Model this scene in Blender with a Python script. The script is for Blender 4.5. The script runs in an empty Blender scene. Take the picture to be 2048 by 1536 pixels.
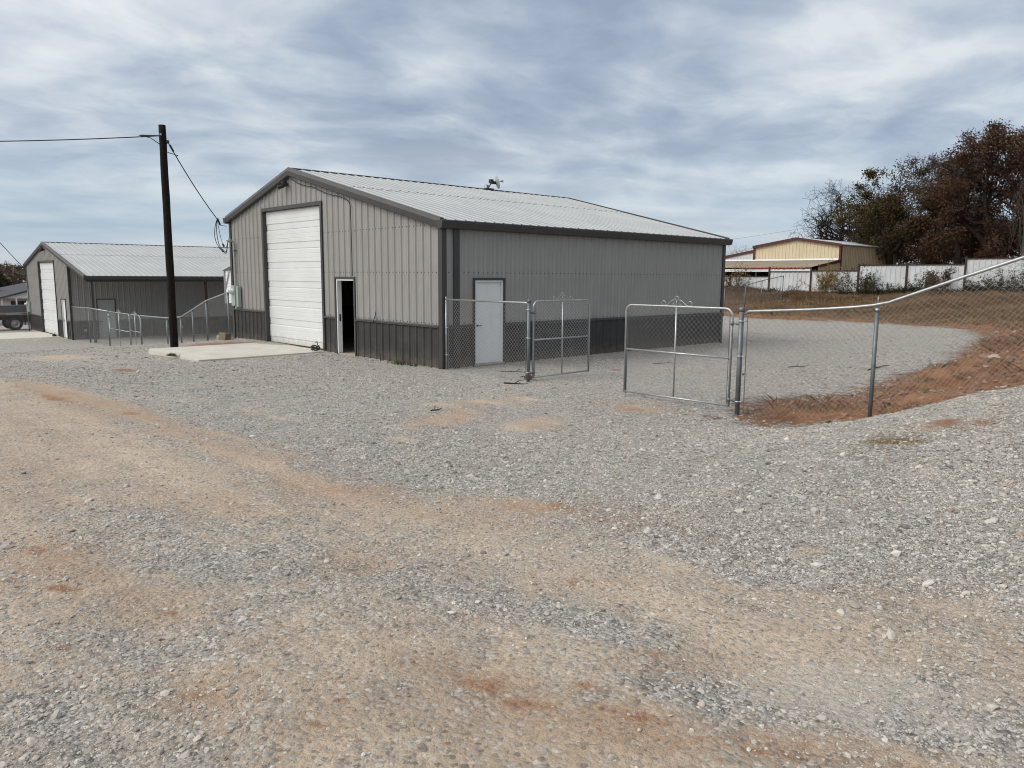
import bpy, bmesh, math, random
import numpy as np
from mathutils import Vector, Matrix

S = bpy.context.scene
COL = S.collection

# ------------------------------------------------------------------ camera
CAM = np.array([-11.0537, -14.4370, 2.2175])
R_ = Vector((0.73580163, -0.67716712, 0.00637553))
U_ = Vector((0.09029778, 0.10743830, 0.99010268))
F_ = Vector((0.67114996, 0.72794347, -0.14019996))
cd = bpy.data.cameras.new('camera')
cam = bpy.data.objects.new('camera', cd)
COL.objects.link(cam)
m = Matrix.Identity(4)
for i in range(3):
    m[i][0], m[i][1], m[i][2], m[i][3] = R_[i], U_[i], -F_[i], CAM[i]
cam.matrix_world = m
cd.sensor_width = 36.0
cd.lens = 36.0 * 1521.2 / 2048.0
cd.clip_start = 0.05
cd.clip_end = 6000
S.camera = cam

# ------------------------------------------------------------------ light
SUN_DIR = Vector((-0.74, 0.34, 0.74)).normalized()      # towards the sun, behind thin cloud
SUN_EL = math.asin(SUN_DIR.z)
SUN_ROT = math.atan2(SUN_DIR.x, SUN_DIR.y)
sl = bpy.data.lights.new('sun', 'SUN')
sl.energy = 1.5
sl.angle = math.radians(24)
sl.color = (1.0, 0.965, 0.915)
sun = bpy.data.objects.new('sun', sl)
COL.objects.link(sun)
sun.rotation_euler = SUN_DIR.to_track_quat('Z', 'Y').to_euler()

S.view_settings.view_transform = 'Standard'
S.view_settings.look = 'None'
S.view_settings.exposure = 0.08
S.view_settings.gamma = 1.0
S.cycles.pixel_filter_type = 'BLACKMAN_HARRIS'
S.cycles.filter_width = 1.05

class NT:
    """small helper round a node tree"""
    def __init__(s, t): s.t = t
    def n(s, typ, ins=None, **kw):
        nd = s.t.nodes.new(typ)
        for k, v in kw.items(): setattr(nd, k, v)
        if ins:
            for k, v in ins.items():
                if hasattr(v, 'is_output') or isinstance(v, bpy.types.NodeSocket): s.t.links.new(v, nd.inputs[k])
                else: nd.inputs[k].default_value = v
        return nd
    def math(s, op, a, b=0.0, c=0.0, clamp=False):
        nd = s.n('ShaderNodeMath', {0: a, 1: b, 2: c}, operation=op); nd.use_clamp = clamp
        return nd.outputs[0]
    def mix(s, f, a, b, blend='MIX'):
        nd = s.t.nodes.new('ShaderNodeMix'); nd.data_type = 'RGBA'; nd.blend_type = blend
        for idx, v in ((0, f), (6, a), (7, b)):
            if isinstance(v, bpy.types.NodeSocket): s.t.links.new(v, nd.inputs[idx])
            elif idx == 0: nd.inputs[0].default_value = v
            else: nd.inputs[idx].default_value = (v[0], v[1], v[2], 1)
        return nd.outputs[2]
    def ramp(s, f, stops, interp='LINEAR'):
        nd = s.n('ShaderNodeValToRGB', {0: f}); cr = nd.color_ramp; cr.interpolation = interp
        while len(cr.elements) < len(stops): cr.elements.new(0.5)
        for e, (p, c) in zip(cr.elements, stops):
            e.position = p; e.color = (c[0], c[1], c[2], 1) if hasattr(c, '__len__') else (c, c, c, 1)
        return nd.outputs[0]
    def mr(s, v, a, b, c=0.0, d=1.0):
        nd = s.n('ShaderNodeMapRange', {0: v, 1: a, 2: b, 3: c, 4: d}); nd.clamp = True; nd.interpolation_type = 'SMOOTHSTEP'
        return nd.outputs[0]
    def noise(s, vec, scale, detail=4, rough=0.55, dist=0.0, w=None):
        nd = s.n('ShaderNodeTexNoise', {'Scale': scale, 'Detail': detail, 'Roughness': rough, 'Distortion': dist})
        if vec is not None: s.t.links.new(vec, nd.inputs['Vector'])
        return nd.outputs[0]

W = bpy.data.worlds.new('World'); S.world = W; W.use_nodes = True
wt = NT(W.node_tree); W.node_tree.nodes.clear()
geo = wt.n('ShaderNodeTexCoord')
d = geo.outputs['Generated']
sky = wt.n('ShaderNodeTexSky', sky_type='NISHITA', sun_disc=False, sun_elevation=SUN_EL, sun_rotation=SUN_ROT,
           air_density=1.0, dust_density=1.5, ozone_density=1.0)
sep = wt.n('ShaderNodeSeparateXYZ', {0: d})
zz = wt.math('ADD', wt.math('MAXIMUM', sep.outputs[2], 0.0), 0.16)
px = wt.math('DIVIDE', sep.outputs[0], zz)
py = wt.math('DIVIDE', sep.outputs[1], zz)
pv = wt.n('ShaderNodeCombineXYZ', {0: px, 1: py, 2: 0.0}).outputs[0]
# cloud deck laid out on a plane overhead: lumps lit from the sun's side, drawn out a little along the wind
mpw = wt.n('ShaderNodeMapping', {'Vector': pv, 'Rotation': (0, 0, math.radians(31)), 'Scale': (0.85, 1.0, 1), 'Location': (6.3, 4.9, 0)}).outputs[0]
warp = wt.n('ShaderNodeTexNoise', {'Vector': mpw, 'Scale': 1.1, 'Detail': 3.0}).outputs['Color']
warp = wt.n('ShaderNodeVectorMath', {0: warp, 1: (0.5, 0.5, 0.5)}, operation='SUBTRACT').outputs[0]
warp = wt.n('ShaderNodeVectorMath', {0: warp, 'Scale': 0.55}, operation='SCALE').outputs[0]
cp0 = wt.n('ShaderNodeVectorMath', {0: mpw, 1: warp}, operation='ADD').outputs[0]
cp1 = wt.n('ShaderNodeVectorMath', {0: cp0, 1: (0.13, 0.09, 0.0)}, operation='ADD').outputs[0]
na = wt.noise(cp0, 2.0, 8, 0.54, 0.0); nb_ = wt.noise(cp1, 2.0, 4, 0.5, 0.0)
relief = wt.math('SUBTRACT', na, nb_)
n3 = wt.noise(wt.n('ShaderNodeMapping', {'Vector': pv, 'Scale': (0.42, 0.55, 1), 'Rotation': (0, 0, 0.5), 'Location': (4.0, 2.0, 0)}).outputs[0], 1.0, 3, 0.5, 0.3)
cl = wt.math('ADD', wt.math('MULTIPLY', na, 0.48), wt.math('MULTIPLY', n3, 0.52))
cl = wt.math('ADD', cl, wt.math('MULTIPLY', relief, 0.42))
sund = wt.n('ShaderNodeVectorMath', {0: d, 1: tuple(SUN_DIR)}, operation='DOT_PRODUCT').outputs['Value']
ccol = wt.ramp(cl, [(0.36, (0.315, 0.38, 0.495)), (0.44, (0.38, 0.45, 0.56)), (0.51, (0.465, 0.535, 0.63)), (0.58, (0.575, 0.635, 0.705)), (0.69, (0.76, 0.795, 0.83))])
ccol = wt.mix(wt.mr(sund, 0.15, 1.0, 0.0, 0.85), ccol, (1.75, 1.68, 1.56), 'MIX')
skyc = wt.mix(1.0, sky.outputs[0], (0.10, 0.10, 0.10), 'MULTIPLY')
# the layer thins towards the horizon and lets pale blue sky through in bands
mpb = wt.n('ShaderNodeMapping', {'Vector': d, 'Scale': (1.2, 1.2, 13.0), 'Location': (0.3, 0.8, 0.2)}).outputs[0]
nb = wt.noise(mpb, 1.5, 5, 0.55, 0.3)
band = wt.ramp(nb, [(0.36, (0.37, 0.50, 0.63)), (0.50, (0.48, 0.585, 0.69)), (0.62, (0.63, 0.69, 0.74)), (0.74, (0.80, 0.815, 0.81))])
low = wt.mr(sep.outputs[2], 0.03, 0.20, 0.85, 0.0)
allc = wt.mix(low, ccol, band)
pale = wt.mr(sep.outputs[2], -0.01, 0.06, 0.45, 0.0)
allc = wt.mix(pale, allc, (0.70, 0.72, 0.73))
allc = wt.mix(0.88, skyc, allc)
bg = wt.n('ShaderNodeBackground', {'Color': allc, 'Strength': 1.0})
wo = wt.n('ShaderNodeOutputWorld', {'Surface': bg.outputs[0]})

# ------------------------------------------------------------------ materials
def mat(name, col, rough=0.6, metal=0.0, var=0.08, vscale=3.0, bump=0.0, bscale=60.0, spec=0.4, streak=0.0, dirt=None, splash=None):
    mt = bpy.data.materials.new(name); mt.use_nodes = True
    t = NT(mt.node_tree); bs = mt.node_tree.nodes['Principled BSDF']
    g = t.n('ShaderNodeNewGeometry'); pos = g.outputs['Position']
    n = t.noise(pos, vscale, 5, 0.6)
    lo = [c * (1 - var) for c in col]; hi = [min(1, c * (1 + var)) for c in col]
    c = t.mix(t.mr(n, 0.3, 0.7), lo, hi)
    if streak:
        mp = t.n('ShaderNodeMapping', {'Vector': pos, 'Scale': (9, 9, 0.5)}).outputs[0]
        c = t.mix(t.mr(t.noise(mp, 1.3, 4, 0.6), 0.48, 0.75, 0, streak), c, [x * 0.7 for x in col])
    if dirt:
        n2 = t.noise(pos, dirt[1], 6, 0.65)
        c = t.mix(t.mr(n2, 0.5, 0.72, 0, dirt[2]), c, dirt[0])
    if splash:
        # mud thrown up on the foot of the wall, ragged along its upper edge
        oz = t.n('ShaderNodeSeparateXYZ', {0: t.n('ShaderNodeTexCoord').outputs['Object']}).outputs[2]
        e = t.math('ADD', oz, t.math('MULTIPLY', t.math('SUBTRACT', t.noise(pos, 7.0, 5, .7), .5), .75))
        c = t.mix(t.mr(e, -0.05, 0.36, splash[1], 0.0), c, splash[0])
    mt.node_tree.links.new(c, bs.inputs['Base Color'])
    bs.inputs['Roughness'].default_value = rough; bs.inputs['Metallic'].default_value = metal
    bs.inputs['Specular IOR Level'].default_value = spec
    r = t.mr(t.noise(pos, vscale * 4, 3), 0.25, 0.75, rough * 0.85, min(1, rough * 1.15))
    mt.node_tree.links.new(r, bs.inputs['Roughness'])
    if bump:
        b = t.n('ShaderNodeBump', {'Strength': bump, 'Distance': 0.01, 'Height': t.noise(pos, bscale, 4)})
        mt.node_tree.links.new(b.outputs[0], bs.inputs['Normal'])
    return mt

M = {}
M['wall'] = mat('light_gray_siding', (0.278, 0.273, 0.261), 0.5, 0, 0.05, 1.1, 0.16, 1.7, streak=0.12, dirt=((0.22, 0.2, 0.18), 1.6, 0.12))
M['dark'] = mat('charcoal_siding', (0.042, 0.0415, 0.042), 0.55, 0, 0.08, 1.3, 0.12, 2.0, 0.3, streak=0.2, dirt=((0.13, 0.115, 0.10), 2.2, 0.25), splash=((0.15, 0.125, 0.10), 0.55))
M['trim'] = mat('charcoal_trim', (0.046, 0.045, 0.044), 0.42, 0, 0.08, 2.0, 0.03, 9.0)
M['roof'] = mat('galvalume_roof', (0.43, 0.445, 0.44), 0.38, 0.3, 0.06, 0.8, 0.03, 3.0, streak=0.1, dirt=((0.33, 0.32, 0.30), 1.3, 0.25))
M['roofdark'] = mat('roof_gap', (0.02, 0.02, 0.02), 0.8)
M['white'] = mat('white_steel', (0.64, 0.66, 0.67), 0.45, 0, 0.04, 1.0, 0.08, 9.0, streak=0.06, dirt=((0.5, 0.47, 0.42), 2.0, 0.25), splash=((0.42, 0.36, 0.29), 0.6))
M['whitedoor'] = mat('white_door_paint', (0.70, 0.72, 0.72), 0.45, 0, 0.03, 1.0, dirt=((0.55, 0.52, 0.47), 3.0, 0.25))
M['graydoor'] = mat('gray_door_paint', (0.36, 0.37, 0.36), 0.5, 0, 0.04, 1.0)
M['black'] = mat('black_rubber', (0.012, 0.012, 0.012), 0.6, 0, 0.1, 8)
M['blackmetal'] = mat('black_metal', (0.03, 0.03, 0.032), 0.45, 0.2, 0.1, 8)
M['galv'] = mat('galvanized_steel', (0.40, 0.42, 0.425), 0.40, 0.75, 0.14, 14.0, 0.05, 30, dirt=((0.3, 0.31, 0.31), 6.0, 0.5))
M['galvdull'] = mat('galvanized_post', (0.15, 0.17, 0.18), 0.5, 0.6, 0.14, 9.0, 0.05, 30, dirt=((0.16, 0.17, 0.175), 5.0, 0.6))
M['mesh'] = mat('chain_link_wire', (0.46, 0.46, 0.455), 0.5, 0.3, 0.12, 6.0)
M['meshdull'] = mat('dull_chain_link_wire', (0.30, 0.29, 0.27), 0.55, 0.2, 0.12, 6.0)
M['concrete'] = mat('concrete', (0.52, 0.495, 0.445), 0.85, 0, 0.08, 1.6, 0.25, 45, dirt=((0.40, 0.35, 0.28), 1.1, 0.55))
M['slab'] = mat('slab_edge', (0.36, 0.32, 0.27), 0.9, 0, 0.15, 4, 0.3, 30)
M['pole'] = mat('creosote_pole', (0.009, 0.0068, 0.0055), 0.85, 0, 0.4, 9, 0.6, 40, spec=0.2, streak=0.6, dirt=((0.022, 0.016, 0.012), 5.0, 0.4))
M['boxgray'] = mat('gray_enamel', (0.33, 0.38, 0.36), 0.45, 0.1, 0.05, 6)
M['glass'] = mat('meter_glass', (0.62, 0.66, 0.66), 0.15, 0.0, 0.1, 30)
M['cable'] = mat('black_cable', (0.018, 0.018, 0.02), 0.6)
M['redsteel'] = mat('red_oxide_steel', (0.06, 0.014, 0.012), 0.65, 0.1, 0.2, 8)
M['brownsteel'] = mat('brown_rusty_steel', (0.052, 0.030, 0.027), 0.7, 0.2, 0.3, 10)
M['whitepanel'] = mat('weathered_white_panel', (0.56, 0.585, 0.60), 0.6, 0, 0.08, 0.9, 0.05, 6, streak=0.3, dirt=((0.36, 0.33, 0.28), 1.4, 0.3))
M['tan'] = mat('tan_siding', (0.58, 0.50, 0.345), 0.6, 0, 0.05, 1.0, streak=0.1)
M['tanside'] = mat('tan_siding_shaded', (0.40, 0.32, 0.21), 0.6, 0, 0.05, 1.0, streak=0.15)  # same tan siding, the side wall's shade put into its colour
M['maroon'] = mat('maroon_trim', (0.075, 0.020, 0.020), 0.55)
M['tanroof'] = mat('weathered_tan_roof', (0.34, 0.285, 0.21), 0.75, 0, 0.12, 0.7, streak=0.35)
M['galvroof'] = mat('pale_roof', (0.58, 0.60, 0.60), 0.45, 0.2)
M['shingle'] = mat('gray_shingles', (0.085, 0.09, 0.10), 0.9, 0, 0.15, 6, 0.4, 20)
M['housewhite'] = mat('white_clapboard', (0.70, 0.71, 0.72), 0.6)
M['window'] = mat('dark_window_glass', (0.03, 0.035, 0.04), 0.12)
M['timber'] = mat('weathered_timber', (0.15, 0.115, 0.075), 0.85, 0, 0.2, 12, 0.4, 40)
M['bark'] = mat('dark_bark', (0.030, 0.023, 0.019), 0.95, 0, 0.3, 6, 0.5, 18, spec=0.15)
M['barkgray'] = mat('gray_bark', (0.085, 0.070, 0.062), 0.95, 0, 0.3, 6, 0.5, 18, spec=0.15)
M['rust'] = mat('rust_red', (0.28, 0.055, 0.03), 0.8, 0, 0.4, 6)
M['truckgray'] = mat('truck_bed_gray', (0.075, 0.085, 0.095), 0.5, 0.2)
M['alu'] = mat('aluminium_trim', (0.42, 0.42, 0.42), 0.4, 0.7)

def leafmat(name, cols, trans=0.15):
    mt = bpy.data.materials.new(name); mt.use_nodes = True
    t = NT(mt.node_tree); bs = mt.node_tree.nodes['Principled BSDF']
    g = t.n('ShaderNodeNewGeometry')
    k = len(cols)
    c = t.ramp(g.outputs['Random Per Island'], [(i / max(1, k - 1), q) for i, q in enumerate(cols)])
    big = t.noise(g.outputs['Position'], 0.55, 3, 0.5)
    c2 = t.mix(t.mr(big, 0.38, 0.62), cols[0], cols[-1])
    c = t.mix(0.45, c, c2)
    mt.node_tree.links.new(c, bs.inputs['Base Color'])
    bs.inputs['Roughness'].default_value = 0.7; bs.inputs['Specular IOR Level'].default_value = 0.2
    tr = t.n('ShaderNodeBsdfTranslucent', {'Color': c})
    ms = t.n('ShaderNodeMixShader', {0: trans, 1: bs.outputs[0], 2: tr.outputs[0]})
    mt.node_tree.links.new(ms.outputs[0], mt.node_tree.nodes['Material Output'].inputs[0])
    return mt
M['leaf_olive'] = leafmat('oak_leaves_olive', [(0.075, 0.046, 0.020), (0.045, 0.042, 0.016), (0.065, 0.055, 0.020)])
M['leaf_brown'] = leafmat('oak_leaves_brown', [(0.105, 0.056, 0.034), (0.070, 0.042, 0.029), (0.125, 0.080, 0.056)])
M['leaf_rust'] = leafmat('oak_leaves_rust', [(0.085, 0.040, 0.023), (0.052, 0.028, 0.018), (0.100, 0.056, 0.034)])
M['leaf_mauve'] = leafmat('dry_twigs_mauve', [(0.115, 0.082, 0.070), (0.075, 0.055, 0.048), (0.135, 0.10, 0.088)])
M['leaf_yellow'] = leafmat('shrub_leaves_yellow', [(0.30, 0.17, 0.035), (0.22, 0.15, 0.05), (0.34, 0.22, 0.07)])
M['leaf_green'] = leafmat('shrub_leaves_green', [(0.035, 0.042, 0.020), (0.055, 0.052, 0.025), (0.07, 0.066, 0.032)])
M['leaf_pale'] = leafmat('pale_tree_leaves', [(0.20, 0.18, 0.12), (0.16, 0.14, 0.10)])
M['cedar'] = leafmat('cedar_green', [(0.020, 0.026, 0.010), (0.030, 0.036, 0.014), (0.040, 0.036, 0.014)])
M['wood_far'] = leafmat('far_wood', [(0.115, 0.088, 0.070), (0.15, 0.105, 0.072), (0.09, 0.075, 0.062)])
M['grass'] = leafmat('dry_grass', [(0.33, 0.225, 0.13), (0.20, 0.122, 0.068), (0.43, 0.32, 0.195), (0.13, 0.08, 0.048)], 0.25)
M['weed'] = leafmat('green_weed', [(0.05, 0.075, 0.02), (0.09, 0.10, 0.03)], 0.2)

# ------------------------------------------------------------------ mesh helpers
class MB:
    def __init__(s): s.v = []; s.f = []
    def add(s, vs, fs):
        b = len(s.v); s.v += [tuple(q) for q in vs]; s.f += [tuple(b + i for i in f) for f in fs]; return s
    def box(s, x0, x1, y0, y1, z0, z1):
        return s.add([(x0, y0, z0), (x1, y0, z0), (x1, y1, z0), (x0, y1, z0), (x0, y0, z1), (x1, y0, z1), (x1, y1, z1), (x0, y1, z1)],
                     [(3, 2, 1, 0), (4, 5, 6, 7), (0, 1, 5, 4), (1, 2, 6, 5), (2, 3, 7, 6), (3, 0, 4, 7)])
    def bbox(s, x0, x1, y0, y1, z0, z1, b=0.01):
        """box with chamfered edges"""
        bm = bmesh.new(); bmesh.ops.create_cube(bm, size=1.0)
        for v in bm.verts:
            v.co = Vector(((x0 + x1) / 2 + v.co.x * (x1 - x0), (y0 + y1) / 2 + v.co.y * (y1 - y0), (z0 + z1) / 2 + v.co.z * (z1 - z0)))
        bmesh.ops.bevel(bm, geom=bm.edges[:], offset=b, segments=2, affect='EDGES', profile=0.5)
        bm.verts.index_update()
        s.add([v.co[:] for v in bm.verts], [[v.index for v in f.verts] for f in bm.faces]); bm.free(); return s
    def extrude(s, poly, vec):
        n = len(poly); v = Vector(vec)
        a = [Vector(p) for p in poly]; b = [p + v for p in a]
        fs = [tuple(range(n))[::-1], tuple(range(n, 2 * n))] + [(i, (i + 1) % n, n + (i + 1) % n, n + i) for i in range(n)]
        return s.add([p[:] for p in a + b], fs)
    def tube(s, pts, r, n=8, cap=True, closed=False):
        pts = [Vector(p) for p in pts]; k = len(pts)
        rs = [r] * k if not hasattr(r, '__len__') else list(r)
        vs = []; ref = None
        for i, p in enumerate(pts):
            if closed: t = pts[(i + 1) % k] - pts[i - 1]
            else: t = pts[min(i + 1, k - 1)] - pts[max(i - 1, 0)]
            if t.length < 1e-9: t = Vector((0, 0, 1))
            t.normalize()
            if ref is None:
                ref = Vector((0, 0, 1)) if abs(t.z) < 0.9 else Vector((1, 0, 0))
            a = (ref - t * ref.dot(t))
            if a.length < 1e-6: a = Vector((0, 1, 0)) - t * t.y
            a.normalize(); ref = a; b = t.cross(a)
            for j in range(n):
                th = 2 * math.pi * j / n
                vs.append((p + (a * math.cos(th) + b * math.sin(th)) * rs[i])[:])
        fs = []
        for i in range(k if closed else k - 1):
            i2 = (i + 1) % k
            for j in range(n):
                fs.append((i * n + j, i * n + (j + 1) % n, i2 * n + (j + 1) % n, i2 * n + j))
        if cap and not closed: fs += [tuple(range(n))[::-1], tuple(range((k - 1) * n, k * n))]
        return s.add(vs, fs)
    def lathe(s, prof, c, axis=(0, 0, 1), n=20):
        """prof: list of (r, h) along axis from point c"""
        ax = Vector(axis).normalized(); a = ax.orthogonal().normalized(); b = ax.cross(a); c = Vector(c)
        vs = []
        for r, h in prof:
            for j in range(n):
                th = 2 * math.pi * j / n
                vs.append((c + ax * h + (a * math.cos(th) + b * math.sin(th)) * max(r, 1e-4))[:])
        fs = [(i * n + j, i * n + (j + 1) % n, (i + 1) * n + (j + 1) % n, (i + 1) * n + j) for i in range(len(prof) - 1) for j in range(n)]
        fs += [tuple(range(n))[::-1], tuple(range((len(prof) - 1) * n, len(prof) * n))]
        return s.add(vs, fs)

def tag(o, label=None, cat=None, group=None, kind=None):
    if label: o['label'] = label
    if cat: o['category'] = cat
    if group: o['group'] = group
    if kind: o['kind'] = kind
    return o
ORG = {}
def thing(name, loc, label, cat, group=None):
    o = bpy.data.objects.new(name, None); COL.objects.link(o); o.location = loc; o.empty_display_size = 0.2
    ORG[o.name] = Vector(loc)
    return tag(o, label, cat, group)
def link_mesh(name, me, material, parent=None, smooth=False):
    o = bpy.data.objects.new(name, me); COL.objects.link(o)
    if material: me.materials.append(material)
    if parent is not None:
        o.parent = parent; ORG[o.name] = ORG[parent.name]
    else: ORG[o.name] = Vector((0, 0, 0))
    if smooth:
        me.polygons.foreach_set('use_smooth', [True] * len(me.polygons))
    return o
def obj(name, mb, material, parent=None, smooth=False):
    """mb holds world coordinates; a child keeps them relative to its thing"""
    me = bpy.data.meshes.new(name)
    vs = mb.v
    if parent is not None:
        g = ORG[parent.name]; vs = [(x - g.x, y - g.y, z - g.z) for x, y, z in vs]
    me.from_pydata(vs, [], mb.f); me.update()
    return link_mesh(name, me, material, parent, smooth)
def solo(name, mb, material, label, cat, group=None, smooth=False):
    """a thing that is one mesh: origin put at the middle of its base"""
    a = np.array(mb.v); c = Vector(((a[:, 0].min() + a[:, 0].max()) / 2, (a[:, 1].min() + a[:, 1].max()) / 2, a[:, 2].min()))
    me = bpy.data.meshes.new(name); me.from_pydata([tuple(q) for q in (a - np.array(c))], [], mb.f); me.update()
    o = link_mesh(name, me, material, None, smooth); o.location = c; ORG[o.name] = c
    return tag(o, label, cat, group)
def np_mesh(name, V, F, material, parent=None, smooth=False):
    V = np.asarray(V, np.float32); F = np.asarray(F, np.int32)
    if parent is not None: V = V - np.array(ORG[parent.name], np.float32)
    me = bpy.data.meshes.new(name); k = F.shape[1]
    me.vertices.add(len(V)); me.vertices.foreach_set('co', V.ravel())
    me.loops.add(F.size); me.loops.foreach_set('vertex_index', F.ravel())
    me.polygons.add(len(F)); me.polygons.foreach_set('loop_start', np.arange(0, F.size, k, dtype=np.int32))
    me.update(calc_edges=True); me.validate()
    return link_mesh(name, me, material, parent, smooth)
def prisms(A, B, ra, rb, n=3):
    """tapered n-sided sticks from A to B, all at once"""
    A = np.asarray(A, float); B = np.asarray(B, float); N = len(A)
    ra = np.broadcast_to(np.asarray(ra, float), (N,)); rb = np.broadcast_to(np.asarray(rb, float), (N,))
    t = B - A; L = np.linalg.norm(t, axis=1, keepdims=True); t = t / np.maximum(L, 1e-9)
    ref = np.where(np.abs(t[:, 2:3]) < 0.9, np.array([[0, 0, 1.]]), np.array([[1., 0, 0]]))
    a = np.cross(t, ref); a /= np.maximum(np.linalg.norm(a, axis=1, keepdims=True), 1e-9); b = np.cross(t, a)
    V = np.empty((N, 2 * n, 3))
    for j in range(n):
        th = 2 * math.pi * j / n; dirv = a * math.cos(th) + b * math.sin(th)
        V[:, j] = A + dirv * ra[:, None]; V[:, n + j] = B + dirv * rb[:, None]
    base = (np.arange(N) * 2 * n)[:, None]
    F = np.concatenate([base + np.array([[j, (j + 1) % n, n + (j + 1) % n, n + j]]) for j in range(n)], 0)
    return V.reshape(-1, 3), F
def leaf_quads(P, size, rng, asp=0.6):
    N = len(P); a = rng.normal(size=(N, 3)); a /= np.linalg.norm(a, axis=1, keepdims=True)
    b = np.cross(a, rng.normal(size=(N, 3))); b /= np.maximum(np.linalg.norm(b, axis=1, keepdims=True), 1e-6)
    s = (size * rng.uniform(0.6, 1.3, N))[:, None]
    a = a * s * 0.5; b = b * s * 0.5 * asp
    V = np.stack([P - a, P + b * 0.9 - a * 0.1, P + a, P - b * 0.9 - a * 0.1], 1).reshape(-1, 3)
    return V, np.arange(4 * N).reshape(-1, 4)

# ------------------------------------------------------------------ terrain
TP=np.array([ # X,Y,z
(0,0,0),(0,-2.9,0),(0,6,0.0),(0,12,-.02),(6,0,-.01),(12,0,-.04),(12,12,-.15),(6,6,0),(-4,6,-.04),(-4,9.4,-.14),(-2.7,10.4,-.12),(-4,0,.03),
(0,12.7,-.11),(0,14.75,-.36),(0,17.5,-.65),(0,19.2,-.72),(0,22.6,-1.1),(0,24.4,-1.26),(0,28,-1.47),(0,31.4,-1.5),(0,35.3,-1.58),(0,42,-1.62),(0,46,-1.7),(0,58,-2.0),
(6,14.5,-.45),(6,20,-1.2),(6,28,-1.5),(6,35,-1.58),(12,20,-1.2),(12,30,-1.55),(15,46,-1.8),(12,38,-1.6),
(-4,14,-.4),(-4,18,-.66),(-4,24,-1.15),(-4,32,-1.45),(-4,40,-1.6),(-5,48,-1.75),(-9,6,-.02),(-10,14,-.5),(-10,22,-1.1),(-10,32,-1.6),(-10,45,-1.9),
(-14,0,.25),(-14,10,-.2),(-20,20,-.9),(-20,0,.3),(-25,-15,.6),
(-11,-14.4,.56),(-9,-12,.47),(-7,-7,.24),(-7,-14,.52),(-11,-8,.42),(-5,-10,.33),(-4,-12,.5),(-3,-5,.1),(-2.2,-8.6,.08),(-3,-12,.62),(-1.5,-12,.86),(-1.2,-10,.24),
(0,-7.9,.0),(-.25,-8.25,-.05),(-.25,-8.85,-.02),(-.25,-9.4,.07),(-.25,-9.95,.2),(-.25,-10.7,.42),(-.25,-11.3,.7),(-.25,-11.85,.93),(0,-14,1.3),(0,-20,1.6),(-4,-16,.85),(-8,-20,.8),(-12,-22,.8),
(1.5,-7.3,.03),(1.5,-9.5,.0),(1.2,-10.5,.22),(2,-11.6,.5),(1.5,-13,.95),(6,-5,-.02),(6,-8,.08),(6,-12,.85),(14,-4,0),(14,-7.5,.2),(14,-12,.95),(25,-4,.02),(25,-8,.55),(25,-15,1.35),(25,8,.02),(25,3,.0),(18,5,-.03),(25,18,.0),(31,9,.42),(31,2,.45),(31,-5,.6),
(40,1,1.38),(40,7,1.08),(40,14,.95),(40,18,.9),(40,-5,1.5),(40,-12,1.9),(50,17,1.0),(50,5,1.3),(55,-5,1.6),(60,20,1.0),(70,0,1.6),(30,25,.2),(25,35,-.8),
],float)
def tps_fit(P,lam=0.1):
    n=len(P); d2=((P[:,None,:2]-P[None,:,:2])**2).sum(-1)
    K=np.where(d2>0,.5*d2*np.log(np.maximum(d2,1e-12)),0)+lam*np.eye(n)
    A=np.zeros((n+3,n+3)); A[:n,:n]=K; A[:n,n]=1; A[:n,n+1:]=P[:,:2]; A[n,:n]=1; A[n+1:,:n]=P[:,:2].T
    return np.linalg.solve(A,np.r_[P[:,2],0,0,0])
TW=tps_fit(TP)
def ground_z(x,y):
    x=np.asarray(x,float);y=np.asarray(y,float); sh=x.shape; x=x.ravel();y=y.ravel()
    out=np.empty(len(x))
    for i in range(0,len(x),20000):
        a=x[i:i+20000,None];b=y[i:i+20000,None]
        d2=(a-TP[:,0])**2+(b-TP[:,1])**2
        K=np.where(d2>0,.5*d2*np.log(np.maximum(d2,1e-12)),0)
        out[i:i+20000]=K@TW[:-3]+TW[-3]+TW[-2]*a[:,0]+TW[-1]*b[:,0]
    # fade to a far plain
    dd=np.hypot(x-8,y-10); t=np.clip((dd-52)/60,0,1); t=t*t*(3-2*t)
    far=-3.4+ (x*.70-y*.71)*.03*np.exp(-dd/160)
    far=np.clip(far,-4,3)
    hill=3.4*np.exp(-(((x+10)/150)**2+((y-260)/95)**2))
    out=np.clip(out,-3.5,2.6)*(1-t)+far*t+hill*np.clip((dd-120)/60,0,1)
    return out.reshape(sh)

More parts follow.
